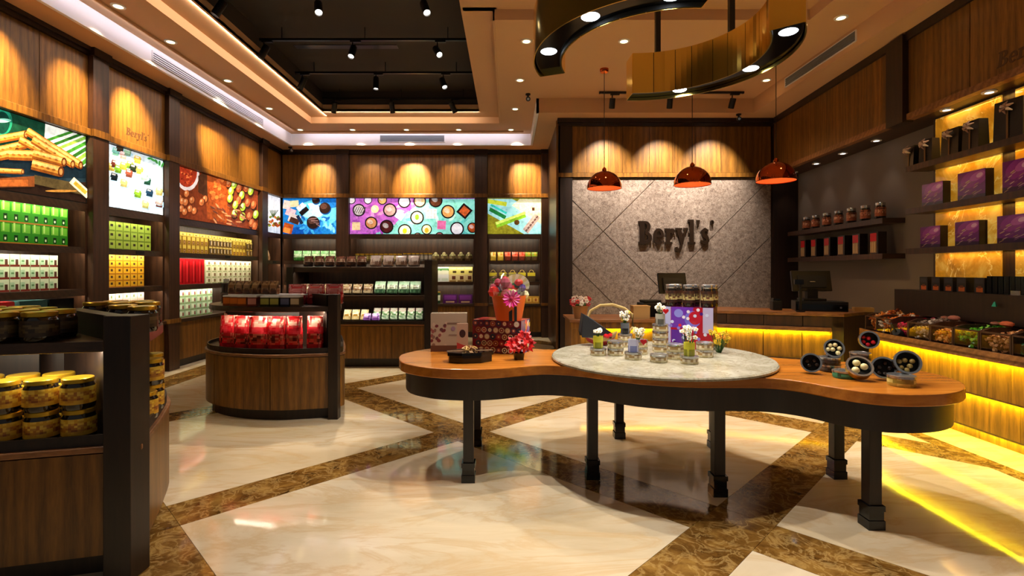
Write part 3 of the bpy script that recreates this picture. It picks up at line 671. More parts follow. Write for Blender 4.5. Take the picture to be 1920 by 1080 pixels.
for px, py in ((1640,264), (1588,288), (1537,307), (1494,323)):
    p = PZ(px, py, 2.988); q = RW(.22, p.y, 2.988)
    downlight(q, 'small downlight under the oak fascia over the cash desk shelves', q+Vector((-.12,0,-2)), 5, 70, '#fff0dc', 'lamp_white', .032, gs)
for Y, v in ((5.05, .12), (4.55, .10), (4.15, .12), (3.6, .12)):
    q = RW(v, Y, 2.988); downlight(q, 'small downlight under the oak fascia over the gift bags', q+Vector((-.05,0,-2)), 8, 80, '#ffe8c8', 'lamp_white', .032, gs)
# ---- track lighting
def track(x0, x1, y, z, label):
    t = thing('lighting_track', label, 'track', ((x0+x1)/2, y, z))
    obj('rail', MB().box(x0, x1, y-.018, y+.018, z-.03, z), 'black_metal', t)
    obj('end_cap', MB().box(x0-.012, x0, y-.02, y+.02, z-.032, z), 'black_matte', t); obj('end_cap', MB().box(x1, x1+.012, y-.02, y+.02, z-.032, z), 'black_matte', t)
    n = max(2, int((x1-x0)/1.1))
    return t
def head(x, y, z, aim, power, label, group, spot=38, col='#ffecd4', L=.19, r=.045, mat='lamp_white'):
    t = thing('track_spotlight', label, 'spotlight', (x, y, z-.03), 0, group)
    obj('adapter', MB().box(x-.03, x+.11, y-.016, y+.016, z-.052, z-.031), 'black_metal', t)
    obj('stem', MB().cyl((x, y, z-.052), (x, y, z-.13), .009, n=8), 'black_metal', t)
    c = Vector((x, y, z-.17)); d = (Vector(aim)-c).normalized()
    a = c-d*L*.45; b = c+d*L*.55; M = d.to_track_quat('Z', 'Y').to_matrix()
    obj('lamp_body', MB().lathe([(0,0),(r*.9,0),(r,.012),(r,L),(r*.85,L),(r*.8,L-.02)], 16, a, None, M), 'black_metal', t, smooth=True)
    obj('lens', MB().lathe([(0,L-.02),(r*.8,L-.02)], 16, a, None, M), mat, t)
    lamp('spot_lamp', 'SPOT', b+d*.005, power, col, t, aim, .02, spot, .5 if spot < 60 else 1.)
ZR = 4.60
rows = [(75, (495, 661, 820)), (137, (567, 705, 831)), (185, (627, 735, 849))]
YR = [5.63, 6.76, 7.89, 9.06]
lab = ['nearest', 'second', 'third', 'farthest']
for k, Y in enumerate(YR):
    # rails hang on short drops under the dark tray top
    t = track(-3.28, -.55, Y, 4.47, 'black lighting track in the dark ceiling tray, %s of four' % lab[k])
    for x in (-3.0, -1.9, -.8): obj('hanger', MB().cyl((x, Y, 4.47), (x, Y, 4.62), .006, n=6), 'black_metal', t)
XS = [[(412,), (597,), (797,)], [(495,), (661,), (820,)], [(567,), (705,), (831,)], [(627,), (735,), (849,)]]
AIM = [[(-4.7, 5.2, 1.5), (-.9, 2.9, .0), (.3, 3.6, .78)], [(-4.75, 6.6, 1.5), (-2.3, 4.9, 1.0), (.9, 3.8, .8)],
       [(-4.75, 8.4, 1.4), (-2.0, 7.5, 1.2), (.5, 5.6, 0)], [(-4.0, 10.6, 1.5), (-2.0, 10.5, 1.5), (.3, 10.5, 1.5)]]
POW = [[190, 230, 190], [190, 340, 170], [240, 200, 90], [190, 200, 190]]
for k, Y in enumerate(YR):
    for j in range(3):
        x = P(XS[k][j][0], 0, Y).x
        head(x, Y, 4.47, AIM[k][j], POW[k][j], 'black cylinder spotlight on the %s track, %s' % (lab[k], ('left', 'middle', 'right')[j]), 'spotlights in the dark ceiling tray')
t = track(P(1125,0,7.84).x, P(1393,0,7.84).x, 7.84, ZM, 'black lighting track on the ceiling in front of the stone wall')
for px, ax, nm in ((1148,1135,'left'), (1256,1242,'middle'), (1373,1330,'right')):
    x = P(px,0,7.84).x; head(x, 7.84, ZM, (P(ax,0,YC).x, YC, 2.70), 520, 'black spotlight on the stone wall track, %s' % nm, 'spotlights above the stone wall', 72, '#fff2e2', .15)
# ---- split ring lamp in mirror gold over the table
RC, RR, RZ0, RZ1, RWD = Vector((1.15, 3.86)), .85, 3.0, 3.36, .20
def ring_arc(a0, a1, label, lamps, rods, mirrors):
    n = 36; A = [math.radians(a0+(a1-a0)*k/n) for k in range(n+1)]
    o = [RC+Vector((math.cos(a), math.sin(a)))*(RR+RWD/2) for a in A]; i = [RC+Vector((math.cos(a), math.sin(a)))*(RR-RWD/2) for a in A]
    m = RC+Vector((math.cos(A[n//2]), math.sin(A[n//2])))*RR
    t = thing('ring_chandelier', label, 'ceiling lamp', (m.x, m.y, RZ0))
    obj('outer_band', MB().strip([(p.x,p.y,0) for p in o], -.008, RZ0, RZ1), 'gold_mirror', t, smooth=True)
    obj('top_plate', MB().prism([tuple(p) for p in o]+[tuple(p) for p in i[::-1]], RZ1-.01, RZ1), 'black_gloss', t)
    obj('under_tray', MB().prism([tuple(p) for p in offset(o, .01, False)]+[tuple(p) for p in offset(i, -.01, False)[::-1]], RZ0+.03, RZ0+.04), 'black_gloss', t)
    for e in (0, n):
        d = Vector((-math.sin(A[e]), math.cos(A[e])))*(.004 if e else -.004)
        q = [i[e], o[e]]; mm = MB()
        mm.add([(q[0].x,q[0].y,RZ0),(q[1].x,q[1].y,RZ0),(q[1].x,q[1].y,RZ1),(q[0].x,q[0].y,RZ1)]+[(q[0].x+d.x,q[0].y+d.y,RZ0),(q[1].x+d.x,q[1].y+d.y,RZ0),(q[1].x+d.x,q[1].y+d.y,RZ1),(q[0].x+d.x,q[0].y+d.y,RZ1)],
               [(0,1,2,3),(4,7,6,5),(0,4,5,1),(1,5,6,2),(2,6,7,3),(3,7,4,0)])
        obj('end_plate', mm, 'gold_mirror', t)
    seg = mirrors
    for k in range(seg):                                            # inner mirror panels with dark joints
        k0, k1 = k*n//seg, (k+1)*n//seg
        q = [(i[j].x, i[j].y, 0) for j in range(k0, k1+1)]
        s = (Vector(q[1])-Vector(q[0]))*.12; q[0] = tuple(Vector(q[0])+s)
        obj('inner_mirror', MB().strip(q, .008, RZ0, RZ1), 'gold_mirror', t)
    obj('inner_backing', MB().strip([(p.x,p.y,0) for p in i], -.006, RZ0+.005, RZ1-.012), 'black_matte', t)
    for a in lamps:
        c = RC+Vector((math.cos(math.radians(a)), math.sin(math.radians(a))))*RR
        obj('lamp_disc', MB().lathe([(0, RZ0+.026), (.055, RZ0+.026), (.06, RZ0+.03)], 20, (c.x, c.y, 0)), 'lamp_cool', t)
        lamp('ring_lamp', 'SPOT', (c.x, c.y, RZ0+.02), 105, '#fff4e4', t, (c.x, c.y, 0), .02, 110, .4)
    for a in rods:
        c = RC+Vector((math.cos(math.radians(a)), math.sin(math.radians(a))))*RR
        obj('hanging_rod', MB().box(c.x-.022, c.x+.022, c.y-.022, c.y+.022, RZ1, 4.26), 'black_metal', t)
ring_arc(-37, 92, 'right mirrored gold arc of the split ring lamp over the table', (-26, 18, 62), (75, 31), 10)
ring_arc(158, 272, 'left mirrored gold arc of the split ring lamp over the table', (184, 223, 258), (180, 255), 9)
# ---- copper pendants
def pendant(px, py, label):
    c = PZ(px, py, 2.52); t = thing('pendant_lamp', label, 'pendant lamp', c)
    R = .235; k = 9
    prof = [(R*math.cos(a), .235*math.sin(a)) for a in (PI/2*j/k for j in range(k+1))]; prof[-1] = (.02, prof[-1][1])
    obj('shade', MB().lathe([(r, z) for r, z in prof], 32, c), 'copper', t, smooth=True)
    obj('shade_lining', MB().lathe([(r-.006, z-.004) for r, z in prof if r > .03], 32, c), 'copper_glow_lining', t, smooth=True)  # lining emits an orange glow of its own, painting in the bulb's light
    obj('rim', MB().lathe([(R, .004), (R+.004, 0), (R, -.006), (R-.008, -.004), (R-.006, .004)], 32, c), 'copper', t, smooth=True)
    obj('cap', MB().lathe([(.03,.23),(.03,.26),(.012,.285),(0,.285)], 14, c), 'copper', t, smooth=True)
    obj('cable', MB().cyl(c+Vector((0,0,.28)), Vector((c.x,c.y,ZM-.03)), .005, n=6), 'black_metal', t)
    obj('canopy', MB().lathe([(0,ZM-.045),(.05,ZM-.045),(.06,ZM-.03),(.06,ZM)], 20, (c.x,c.y,0)), 'copper', t, smooth=True)
    obj('bulb', MB().ball(c+Vector((0,0,.10)), .035, 12), 'lamp_warm', t, smooth=True)
    lamp('bulb_lamp', 'SPOT', c+Vector((0,0,.05)), 45, '#ffcf8e', t, c-Vector((0,0,2)), .04, 120, .6)
pendant(1133, 353, 'copper dome pendant lamp on the left over the cash desk'); pendant(1298, 346, 'copper dome pendant lamp in the middle over the cash desk'); pendant(1455, 339, 'copper dome pendant lamp on the right over the cash desk')
# ---- small ceiling devices
def camera_dev(c, d, label):
    t = thing('security_camera', label, 'camera', c); c = Vector(c); d = Vector(d).normalized()
    obj('mount', MB().lathe([(.04,0),(.04,-.02),(.015,-.03),(.015,-.06)], 14, c), 'black_metal', t, smooth=True)
    a = c+Vector((0,0,-.075))
    obj('camera_body', MB().cyl(a-d*.04, a+d*.07, .032, .036, 14), 'black_metal', t, smooth=True)
    obj('camera_lens', MB().cyl(a+d*.07, a+d*.078, .02, .02, 12), 'silver', t)
camera_dev((-4.45, 10.42, 3.92), (1, -1, -.2), 'small black camera in the far left ceiling corner')
camera_dev(PZ(990, 176, 4.145), (0, -1, -.4), 'small black camera on the ceiling near the inner corner')
camera_dev(PZ(1385, 214, 3.918), (-.3, -1, -.3), 'small camera on the soffit above the stone wall')
# ================================================================ floor gondolas with rounded ends
def gondola(label, plan, post, fins, panels, zr, core, name='display_gondola', shelf_z=1.06):
    """plan: clockwise-closed outline (first point at the front post)."""
    ar = sum(plan[i][0]*plan[(i+1)%len(plan)][1]-plan[(i+1)%len(plan)][0]*plan[i][1] for i in range(len(plan)))
    if ar < 0: plan = plan[::-1]
    c = Vector((sum(p[0] for p in plan)/len(plan), sum(p[1] for p in plan)/len(plan), 0))
    r = thing(name, label, 'display stand', c)
    ins = lambda t: [tuple(p) for p in offset(plan, t)]
    obj('plinth', MB().prism(ins(.06), 0, .10), 'dark_wood', r)
    obj('cabinet_body', MB().prism(ins(.022), .10, zr-.03), 'dark_wood', r)
    obj('cabinet_rail', MB().prism(ins(-.008), zr-.028, zr), 'oak_lip', r, bevel=.006)
    obj('tray_deck', MB().prism(ins(.012), zr, zr+.018), 'dark_wood', r)
    obj('tray_edge', MB().strip(ins(.012), .012, zr+.018, zr+.05, closed=True), 'dark_wood', r)
    n = len(plan); per = [(Vector(plan[(i+1)%n])-Vector(plan[i])).length for i in range(n)]; tot = sum(per)
    out = [Vector(p) for p in plan]
    def at(s):
        s %= tot
        for i in range(n):
            if s <= per[i]: return out[i].lerp(out[(i+1)%n], s/per[i])
            s -= per[i]
        return out[0]
    for k in range(panels):
        s0, s1 = tot*k/panels+.004, tot*(k+1)/panels-.004; q = [at(s0+(s1-s0)*j/14) for j in range(15)]
        obj('cabinet_panel', MB().strip([(p.x,p.y,0) for p in q], .02, .105, zr-.034), 'oak', r, smooth=True)
    obj('core', MB().prism(core, zr+.018, shelf_z-.05), 'dark_wood', r)
    obj('shelf', MB().prism(ins(.03), shelf_z-.05, shelf_z), 'shelf_wood', r, bevel=.004)
    for p, w, z1 in post:
        obj('post', MB().box(p[0]-w/2, p[0]+w/2, p[1]-w/2, p[1]+w/2, 0, z1), 'dark_wood', r, bevel=.004)
    for (a, b, t, z0, z1) in fins:
        d = (Vector(b)-Vector(a)).normalized(); nn = Vector((-d.y, d.x))*t/2; a = Vector(a); b = Vector(b)
        obj('divider', MB().prism([tuple(a+nn), tuple(a-nn), tuple(b-nn), tuple(b+nn)], z0, z1), 'dark_wood', r)
    return r
# near gondola at the left edge
near_plan = smooth_open([(-1.70,2.36),(-1.82,2.62),(-1.945,2.88),(-2.13,3.2),(-2.45,3.5),(-2.9,3.66),(-3.4,3.55),(-3.75,3.1),(-3.75,2.5)], 4)+[Vector((-3.3,1.93))]
near_plan = [(p[0], p[1]) for p in near_plan]
gn = gondola('large curved dark wood display stand of golden jars at the left edge', near_plan, [((-1.757,2.352), .125, 1.195)],
        [((-1.82,2.38), (-2.42,2.83), .07, .62, 1.19), ((-2.42,2.83), (-3.2,2.7), .06, .62, 1.02)], 7, .60, [(-2.5,2.72),(-3.3,2.5),(-3.35,2.95),(-2.85,3.2)], shelf_z=1.075)
mid_plan = [(p[0], p[1]) for p in smooth_closed([(-1.60,4.86),(-1.95,4.745),(-2.2,4.72),(-2.6,4.80),(-2.95,5.02),(-3.14,5.35),(-3.12,5.75),(-2.75,6.08),(-2.3,6.15),(-1.95,5.9),(-1.75,5.45),(-1.64,5.1)], 4)]
gm = gondola('curved dark wood display stand of red chocolate pouches in mid floor', mid_plan, [((-1.645,4.83), .09, 1.175)],
        [((-1.70,4.87), (-2.2,5.35), .07, .64, 1.17), ((-2.2,5.35), (-3.0,5.45), .05, .64, 1.0)], 7, .62, [(-2.15,5.25),(-2.6,5.25),(-2.7,5.6),(-2.3,5.7)], shelf_z=1.06)
def under(g, a, b, z, pw):
    a, b = Vector((*a, z)), Vector((*b, z)); y = (b-a).normalized(); d = (Vector((0,0,-1))+Vector((-y.y, y.x, 0))*(.45 if (Vector((-y.y, y.x, 0)).y > 0) else -.45)).normalized(); x = y.cross(-d).normalized()
    lamp('shelf_strip', 'AREA', (a+b)/2, pw*(b-a).length, '#fff0d2', g, sx=.012, sy=(b-a).length, rot=Matrix((x, y, -d)).transposed().to_4x4())
under(gn, (-2.75, 2.17), (-1.87, 2.42), 1.02, 10); under(gm, (-2.62, 4.89), (-2.2, 4.80), 1.005, 10); under(gm, (-2.2, 4.80), (-1.75, 4.88), 1.005, 10)
# straight gondola before the back wall
g = thing('display_gondola', 'straight dark wood gondola of bagged sweets before the back wall', 'display stand', (-2.1, 7.65, 0))
X0, X1, Y0, Y1 = -3.10, -1.21, 7.38, 7.98
obj('plinth', MB().box(X0+.03, X1, Y0+.05, Y1, 0, .12), 'dark_wood', g); obj('cabinet_body', MB().box(X0, X1, Y0+.022, Y1, .12, .595), 'dark_wood', g)
c = [X0+(X1-X0)*k/4 for k in range(5)]
for a, b in zip(c, c[1:]): obj('cabinet_panel', MB().box(a+.003, b-.003, Y0, Y0+.02, .125, .59), 'oak', g)
obj('cabinet_rail', MB().box(X0, X1, Y0-.01, Y1, .597, .62), 'oak_lip', g); obj('tray_deck', MB().box(X0, X1, Y0, Y1, .622, .64), 'dark_wood', g)
obj('tray_edge', MB().box(X0, X1, Y0, Y0+.012, .64, .67), 'dark_wood', g)
obj('back_panel', MB().box(X0, X1, Y1-.04, Y1, .642, 1.43), 'mid_wood', g)
obj('shelf', MB().box(X0, X1, Y0+.02, Y1-.041, .99, 1.035), 'shelf_wood', g, bevel=.003); obj('shelf', MB().box(X0, X1, Y0+.02, Y1, 1.40, 1.445), 'shelf_wood', g, bevel=.003)
obj('post', MB().box(X1+.001, X1+.11, Y0-.02, Y1, 0, 1.55), 'dark_wood', g, bevel=.004); obj('post', MB().box(X0-.1, X0-.001, Y0-.02, Y1, 0, 1.445), 'dark_wood', g)
for z in (.985, 1.395): obj('light_lip', MB().box(X0, X1, Y0+.012, Y0+.0195, z-.02, z+.045), 'shelf_wood', g); lamp('shelf_strip', 'AREA', ((X0+X1)/2, Y0+.04, z-.003), 9, '#fff0d0', g, sx=1.8, sy=.012, rot=Matrix.Rotation(-.5, 4, 'X'))
# ================================================================ lobed table
OUT = [(-.813,3.80),(-.72,3.52),(-.5,3.345),(-.25,3.30),(-.05,3.335),(.15,3.42),(.30,3.44),(.50,3.36),(.78,3.16),(1.08,3.06),(1.36,3.05),(1.56,3.03),(1.69,2.94),(1.78,2.80),(1.87,2.70),(1.98,2.645),(2.12,2.63),(2.28,2.655),(2.43,2.73),(2.56,2.86),(2.63,3.02),(2.645,3.17),(2.59,3.36),(2.46,3.52),(2.28,3.61),(2.08,3.68),(1.92,3.78),(1.78,3.94),(1.60,4.15),(1.36,4.30),(1.07,4.35),(.78,4.29),(.52,4.17),(.30,4.14),(.10,4.24),(-.1,4.33),(-.3,4.35),(-.52,4.28),(-.69,4.13),(-.79,3.96)]
out = [(p[0], p[1]) for p in smooth_closed(OUT, 4)]
tb = thing('display_table', 'long three-lobed oak table with a dark apron and square legs', 'table', (.95, 3.5, 0))
obj('table_top', MB().prism(out, .695, .76), 'table_oak', tb, bevel=.006)
ain = [(p.x, p.y) for p in offset(out, .05)]
obj('apron', MB().strip(ain, .02, .545, .694, closed=True), 'dark_wood', tb, smooth=True)
obj('under_panel', MB().prism([(p.x, p.y) for p in offset(out, .075)], .675, .694), 'dark_wood', tb)
for x, y in ((-.264,3.40),(-.255,4.10),(.568,3.45),(.929,4.28),(1.31,3.19),(1.63,4.03),(1.985,2.79),(2.225,3.46)):
    l = obj('leg', MB().box(x-.034, x+.034, y-.034, y+.034, .13, .675), 'dark_wood', tb, bevel=.003)
    obj('foot', MB().box(x-.045, x+.045, y-.045, y+.045, 0, .05).box(x-.04, x+.04, y-.04, y+.04, .05, .10).box(x-.045, x+.045, y-.045, y+.045, .10, .13), 'black_gloss', l)
disc = MB(); DC = Vector((1.08, 3.66)); DR = .765
disc.lathe([(0,.7605),(DR-.03,.7605),(DR,.768),(DR,.780),(DR-.008,.788),(0,.788)], 72, (DC.x, DC.y, 0))
obj('marble_disc', disc, 'disc_marble', None, 'round pale marble slab lying on the middle of the table', 'slab', smooth=True)
ZD, ZT_ = .7885, .7605
# ================================================================ cash desk
YEL = '#fff01c'
def strip_light(a, b, z, power, parent, off=.03, tilt=.35, side=1):
    """LED strip along plan segment a-b, shining down onto the face below"""
    a, b = Vector((a[0],a[1],z)), Vector((b[0],b[1],z)); d = (b-a).normalized(); nrm = Vector((-d.y, d.x, 0))*side
    dirv = (Vector((0,0,-1))-nrm*tilt).normalized(); x = d.cross(-dirv).normalized()
    M = Matrix((x, d, -dirv)).transposed().to_4x4()
    lamp('strip_lamp', 'AREA', (a+b)/2+nrm*off, power*(b-a).length, YEL, parent, sx=.012, sy=(b-a).length, rot=M)
def tiered(r, pts, zt, tiers, wmat, ledge_z, side, power):
    """pts: front plan polyline; `side`=+1 when the room lies to its left"""
    pts = [Vector(p) for p in pts]
    ins = lambda t: [tuple(p) for p in offset(pts, -side*t, False)]
    for z0, z1, t in tiers:
        q = ins(t)
        for k in range(len(q)-1): obj('front_panel', MB().strip([(*q[k],0), (*q[k+1],0)], -side*.03, z0, z1), wmat, r)
    return ins
cd = thing('cash_desk', 'long oak cash desk with yellow lit recesses below the stone wall', 'counter', (2.6, 6.6, 0))
# low left part
LA, LB = (.80, 6.50), (2.02, 6.50)
obj('desk_body', MB().box(.84, 2.0, 6.62, 7.25, 0, .735), 'mid_wood', cd)
for a, b in ((.80, 1.2), (1.2, 1.6), (1.6, 2.0)): obj('front_panel', MB().box(a+.002, b-.002, 6.51, 6.54, .655, .738), 'oak', cd)
for a, b in ((.92, 1.28), (1.28, 1.64), (1.64, 2.0)): obj('recessed_panel', MB().box(a+.002, b-.002, 6.585, 6.615, .10, .655), 'oak', cd)
obj('end_panel', MB().box(.805, .918, 6.545, 7.25, 0, .738).box(.805, .918, 6.515, 6.545, 0, .654), 'oak', cd); obj('desk_top', MB().box(.78, 2.03, 6.48, 7.28, .74, .775), 'stone_wall' if False else 'oak_lip', cd, bevel=.004)
obj('recess_soffit', MB().box(.92, 2.0, 6.54, 6.62, .655, .67), 'mid_wood', cd)
strip_light((.93,6.56), (2.0,6.56), .65, 9, cd, off=.0, tilt=.5, side=-1)
# raised right part
A, B_, E = Vector((1.95, 6.68)), Vector((3.885, 5.91)), Vector((4.5, 6.30))
d = (B_-A).normalized(); nb = Vector((-d.y, d.x))                     # nb points back (towards the stone wall)
back = [A+nb*.72, B_+nb*.60]
body = [A+nb*.08, B_+nb*.08, E+nb*.02, E+Vector((-.1,.55)), B_+nb*.55, A+nb*.70]
obj('desk_body', MB().prism([tuple(p) for p in body], 0, .862), 'mid_wood', cd)
n = 5
for k in range(n):
    p, q = A.lerp(B_, k/n+.002), A.lerp(B_, (k+1)/n-.002); obj('front_panel', MB().strip([(*p,0),(*q,0)], .03, .735, .858), 'mid_wood', cd)
    p2, q2 = p+nb*.05, q+nb*.05; 
    obj('recessed_panel', MB().strip([(*p2,0),(*q2,0)], .025, .36, .66), 'oak', cd); obj('recessed_panel', MB().strip([(*(p2+nb*.02),0),(*(q2+nb*.02),0)], .02, .06, .34), 'oak', cd)
A2, B2 = A-nb*.03, A.lerp(B_, .94)-nb*.03
obj('ledge', MB().strip([(*A2,0),(*B2,0)], .11, .685, .732), 'oak_lip', cd, bevel=.004); obj('recess_ledge', MB().strip([(*(A2+nb*.05),0),(*(B2+nb*.05),0)], .05, .335, .358), 'mid_wood', cd)
obj('corner_post', MB().prism([tuple(A.lerp(B_,.945)), tuple(B_), tuple(B_+nb*.1), tuple(A.lerp(B_,.945)+nb*.1)], 0, .86), 'mid_wood', cd)
obj('end_panel', MB().prism([tuple(B_), tuple(E), tuple(E+nb*.03), tuple(B_+nb*.03)], 0, .86), 'mid_wood', cd)
obj('desk_top', MB().prism([tuple(A-nb*.02), tuple(B_-nb*.02), tuple(E-nb*.02), tuple(E+Vector((-.1,.6))), tuple(B_+nb*.60), tuple(A+nb*.72)], .863, .90), 'oak_lip', cd, bevel=.004)
strip_light(tuple(A+nb*.03), tuple(A.lerp(B_,.94)+nb*.03), .68, 11, cd, off=0., tilt=.5, side=-1)
strip_light(tuple(A+nb*.045), tuple(A.lerp(B_,.94)+nb*.045), .333, 6, cd, off=0., tilt=.5, side=-1)
# ================================================================ sweets counter along the right
cc = thing('sweets_counter', 'curved oak sweets counter with stepped yellow lit panels on the right', 'counter', (4.1, 4.2, 0))
CP = [(3.80,2.5),(3.79,3.0),(3.785,3.5),(3.785,4.0),(3.785,4.4),(3.79,4.75),(3.805,5.05),(3.84,5.3),(3.90,5.52)]
CP = smooth_open(CP, 3)
sh_out = [tuple(p) for p in offset(CP, .09, False)]                  # the shelf edge stands proud towards the room (left of the run)
rear = [(4.12, 5.52), (4.02, 2.5)]
obj('counter_shelf', MB().prism(sh_out+[(4.15,5.55),(4.06,2.5)], .715, .742), 'oak_lip', cc, bevel=.004)
obj('shelf_edge', MB().strip([(*p,0) for p in sh_out], -.02, .70, .775), 'oak_lip', cc)
q1 = CP; q2 = offset(CP, -.07, False); q3 = offset(CP, -.13, False)
seg = 6; nn = len(CP)
for nm, q, z0, z1 in (('upper_panel', q1, .40, .712), ('lower_panel', q2, .10, .385), ('toe_panel', q3, 0, .085)):
    for k in range(seg):
        i0, i1 = k*(nn-1)//seg, (k+1)*(nn-1)//seg; s = [Vector(q[i]).to_2d() for i in range(i0, i1+1)]
        s[0] = s[0].lerp(s[1], .01); s[-1] = s[-1].lerp(s[-2], .01)
        obj(nm, MB().strip([(*v,0) for v in s], -.03, z0, z1), 'oak', cc, smooth=True)
obj('upper_bottom', MB().prism([tuple(p) for p in q1]+[tuple(p) for p in offset(CP, -.12, False)[::-1]], .388, .40), 'mid_wood', cc)
obj('lower_bottom', MB().prism([tuple(p) for p in q2]+[tuple(p) for p in offset(CP, -.17, False)[::-1]], .086, .10), 'mid_wood', cc)
obj('counter_body', MB().prism([tuple(p) for p in offset(CP, -.17, False)]+[(4.12,5.5),(4.02,2.5)], 0, .714), 'dark_wood', cc)
for i in range(0, nn-1, 4):
    j = min(i+4, nn-1)
    for off_, z, pw in ((.05, .705, 10), (-.03, .382, 8), (-.10, .083, 3.5)):
        o_ = offset(CP, off_, False); strip_light(tuple(o_[i]), tuple(o_[j]), z, pw, cc, off=0., tilt=.45, side=1)
# riser behind the bins
rs = thing('shelf_riser', 'long dark riser behind the sweet bins under the onyx niche', 'riser', RW(.1, 3.9, 0))
obj('riser_panel', rbox(-.10, .22, 2.4, 5.46, .95, 1.20), 'dark_wood', rs)
obj('riser_foot', rbox(.0, .22, 2.4, 5.40, 0, .949), 'dark_wood', rs)
# ---- sweet bins with loose sweets
bin_y = [5.50, 5.28, 5.05, 4.82, 4.56, 4.32, 4.08, 3.82, 3.55, 3.28]
SW = [('orange and brown', ['#c8641e','#e8a04a','#7a3410','#f0d0a0'], .215), ('orange and white striped', ['#e07a2a','#f2e0c4','#a84a14','#c86a2a'], .20), ('crimson foil', ['#c01038','#e03058','#8a0c28'], .17),
      ('beige wrapped', ['#b09a86','#8a7464','#cdbba8','#6a5448'], .215), ('amber', ['#d8782a','#f0b060','#8a3c14','#e89a48'], .16), ('bright green', ['#3a8a1c','#62b82c','#1f5a14','#94d04a'], .19), ('tan and orange', ['#b87844','#d8a068','#8a5430','#c88a58'], .17), ('dark green', ['#12402a','#1f6a44','#0a2a1c'], .13), ('purple', ['#5a2a6a','#7a3a8a','#3a1a4a'], .13)]
def xfront(Y): 
    for p, q in zip(CP, CP[1:]):
        if p[1] <= Y <= q[1]: return p[0]+(q[0]-p[0])*(Y-p[1])/(q[1]-p[1])
    return 3.79
R2 = random.Random(11)
for k in range(9):
    y1, y0 = bin_y[k], bin_y[k+1]; xf = xfront((y0+y1)/2)-.02; nm, cols, hh = SW[k]
    xb = RW(-.025, (y0+y1)/2, 0).x
    ln = {0:'farthest on the sweets counter',2:'crimson sweets with a scoop',8:'nearest on the sweets counter'}
    t = thing('sweet_bin', 'open wooden bin of %s sweets on the right counter' % nm, 'bin', ((xf+xb)/2, (y0+y1)/2, .7425))
    for yy in (y0+.003, y1-.015): obj('side_board', MB().prism([(0,0)], 0, 0) if False else MB().add([(xf,yy,.743),(xb,yy,.743),(xb,yy,.944),(xf+.09,yy,.944),(xf+.0,yy,.915)]+[(xf,yy+.012,.743),(xb,yy+.012,.743),(xb,yy+.012,.944),(xf+.09,yy+.012,.944),(xf,yy+.012,.915)], [(0,1,2,3,4),(9,8,7,6,5),(0,5,6,1),(1,6,7,2),(2,7,8,3),(3,8,9,4),(4,9,5,0)]), 'mid_wood', t)
    obj('back_board', MB().box(xb-.012, xb, y0+.016, y1-.016, .743, .94), 'mid_wood', t); obj('bottom_board', MB().box(xf, xb-.013, y0+.016, y1-.016, .743, .752), 'mid_wood', t)
    obj('front_window', MB().box(xf+.002, xf+.006, y0+.016, y1-.016, .752, .752+hh*.8), 'acrylic', t)
    if k not in (2,): obj('top_rail', MB().box(xf, xf+.012, y0+.016, y1-.016, .905, .918), 'mid_wood', t)
    m = MB()
    for j in range(230):
        fx = R2.random(); x = xf+.03+fx*(xb-xf-.07); y = y0+.035+R2.random()*(y1-y0-.07)
        top = .752+hh*(.8+.3*fx)*(1-.3*abs((y-(y0+y1)/2)/((y1-y0)/2))); z = .765+max(0, top-.765)*math.sqrt(R2.random())
        M = Matrix.Rotation(R2.random()*6, 3, Vector((R2.random()-.5, R2.random()-.5, R2.random()-.5)).normalized())
        c_ = R2.choice(cols); m.lathe([(.002,-.030),(.013,-.028),(.005,-.018),(.016,-.009),(.016,.009),(.005,.018),(.013,.028),(.002,.030)], 5, (x,y,z), c_, M)
    obj('loose_sweets', m, 'candy', None, 'heap of %s sweets filling a wooden counter bin' % nm, 'sweets', kind='stuff')
sc = thing('sweet_scoop', 'black scoop leaning in the crimson sweet bin', 'scoop', (3.80, 4.95, .80), .4)
sc.matrix_basis = Matrix.Translation((3.76, 4.93, .795)) @ Matrix.Rotation(.5, 4, 'Z') @ Matrix.Rotation(.5, 4, 'Y')
obj('scoop_bowl', MB().lathe([(.0,-.04),(.035,-.03),(.045,.0),(.045,.05)], 14, (0,0,0), None, Matrix.Rotation(PI/2, 3, 'Y')), 'black_matte', sc, smooth=True, local=True)
obj('scoop_handle', MB().cyl((-.04,0,0), (-.15,0,.03), .01, .008, 8), 'black_matte', sc, local=True)
# sweets lying on the rim
for p, c_, nm in ((RW(-.16, 4.60, .945), '#b06a54', 'small pinkish paper packet on the rim of the sweet bins'), (RW(-.16, 4.08, .945), '#c8643c', 'orange paper packet on the rim of the sweet bins')):
    m = MB(); m.ball((0,0,.025), .04, 10, .6, c_); m.ball((0,.07,.018), .03, 8, .6, '#8a4a34')
    o = obj('paper_packet', m, 'print', None, nm, 'packet', smooth=True); o.location = p; o.scale = (1, 1.4, 1)
o = obj('green_tag', MB().lathe([(0,0),(.022,.0),(.006,.04),(0,.04)], 3), 'print', None, 'tiny green triangular tag on the dark riser', 'tag')
MATS['green_tag'] = plain('green_tag', '#1f9a7a', .4); o.data.materials[0] = MATS['green_tag']; o.location = RW(-.125, 4.23, 1.10)
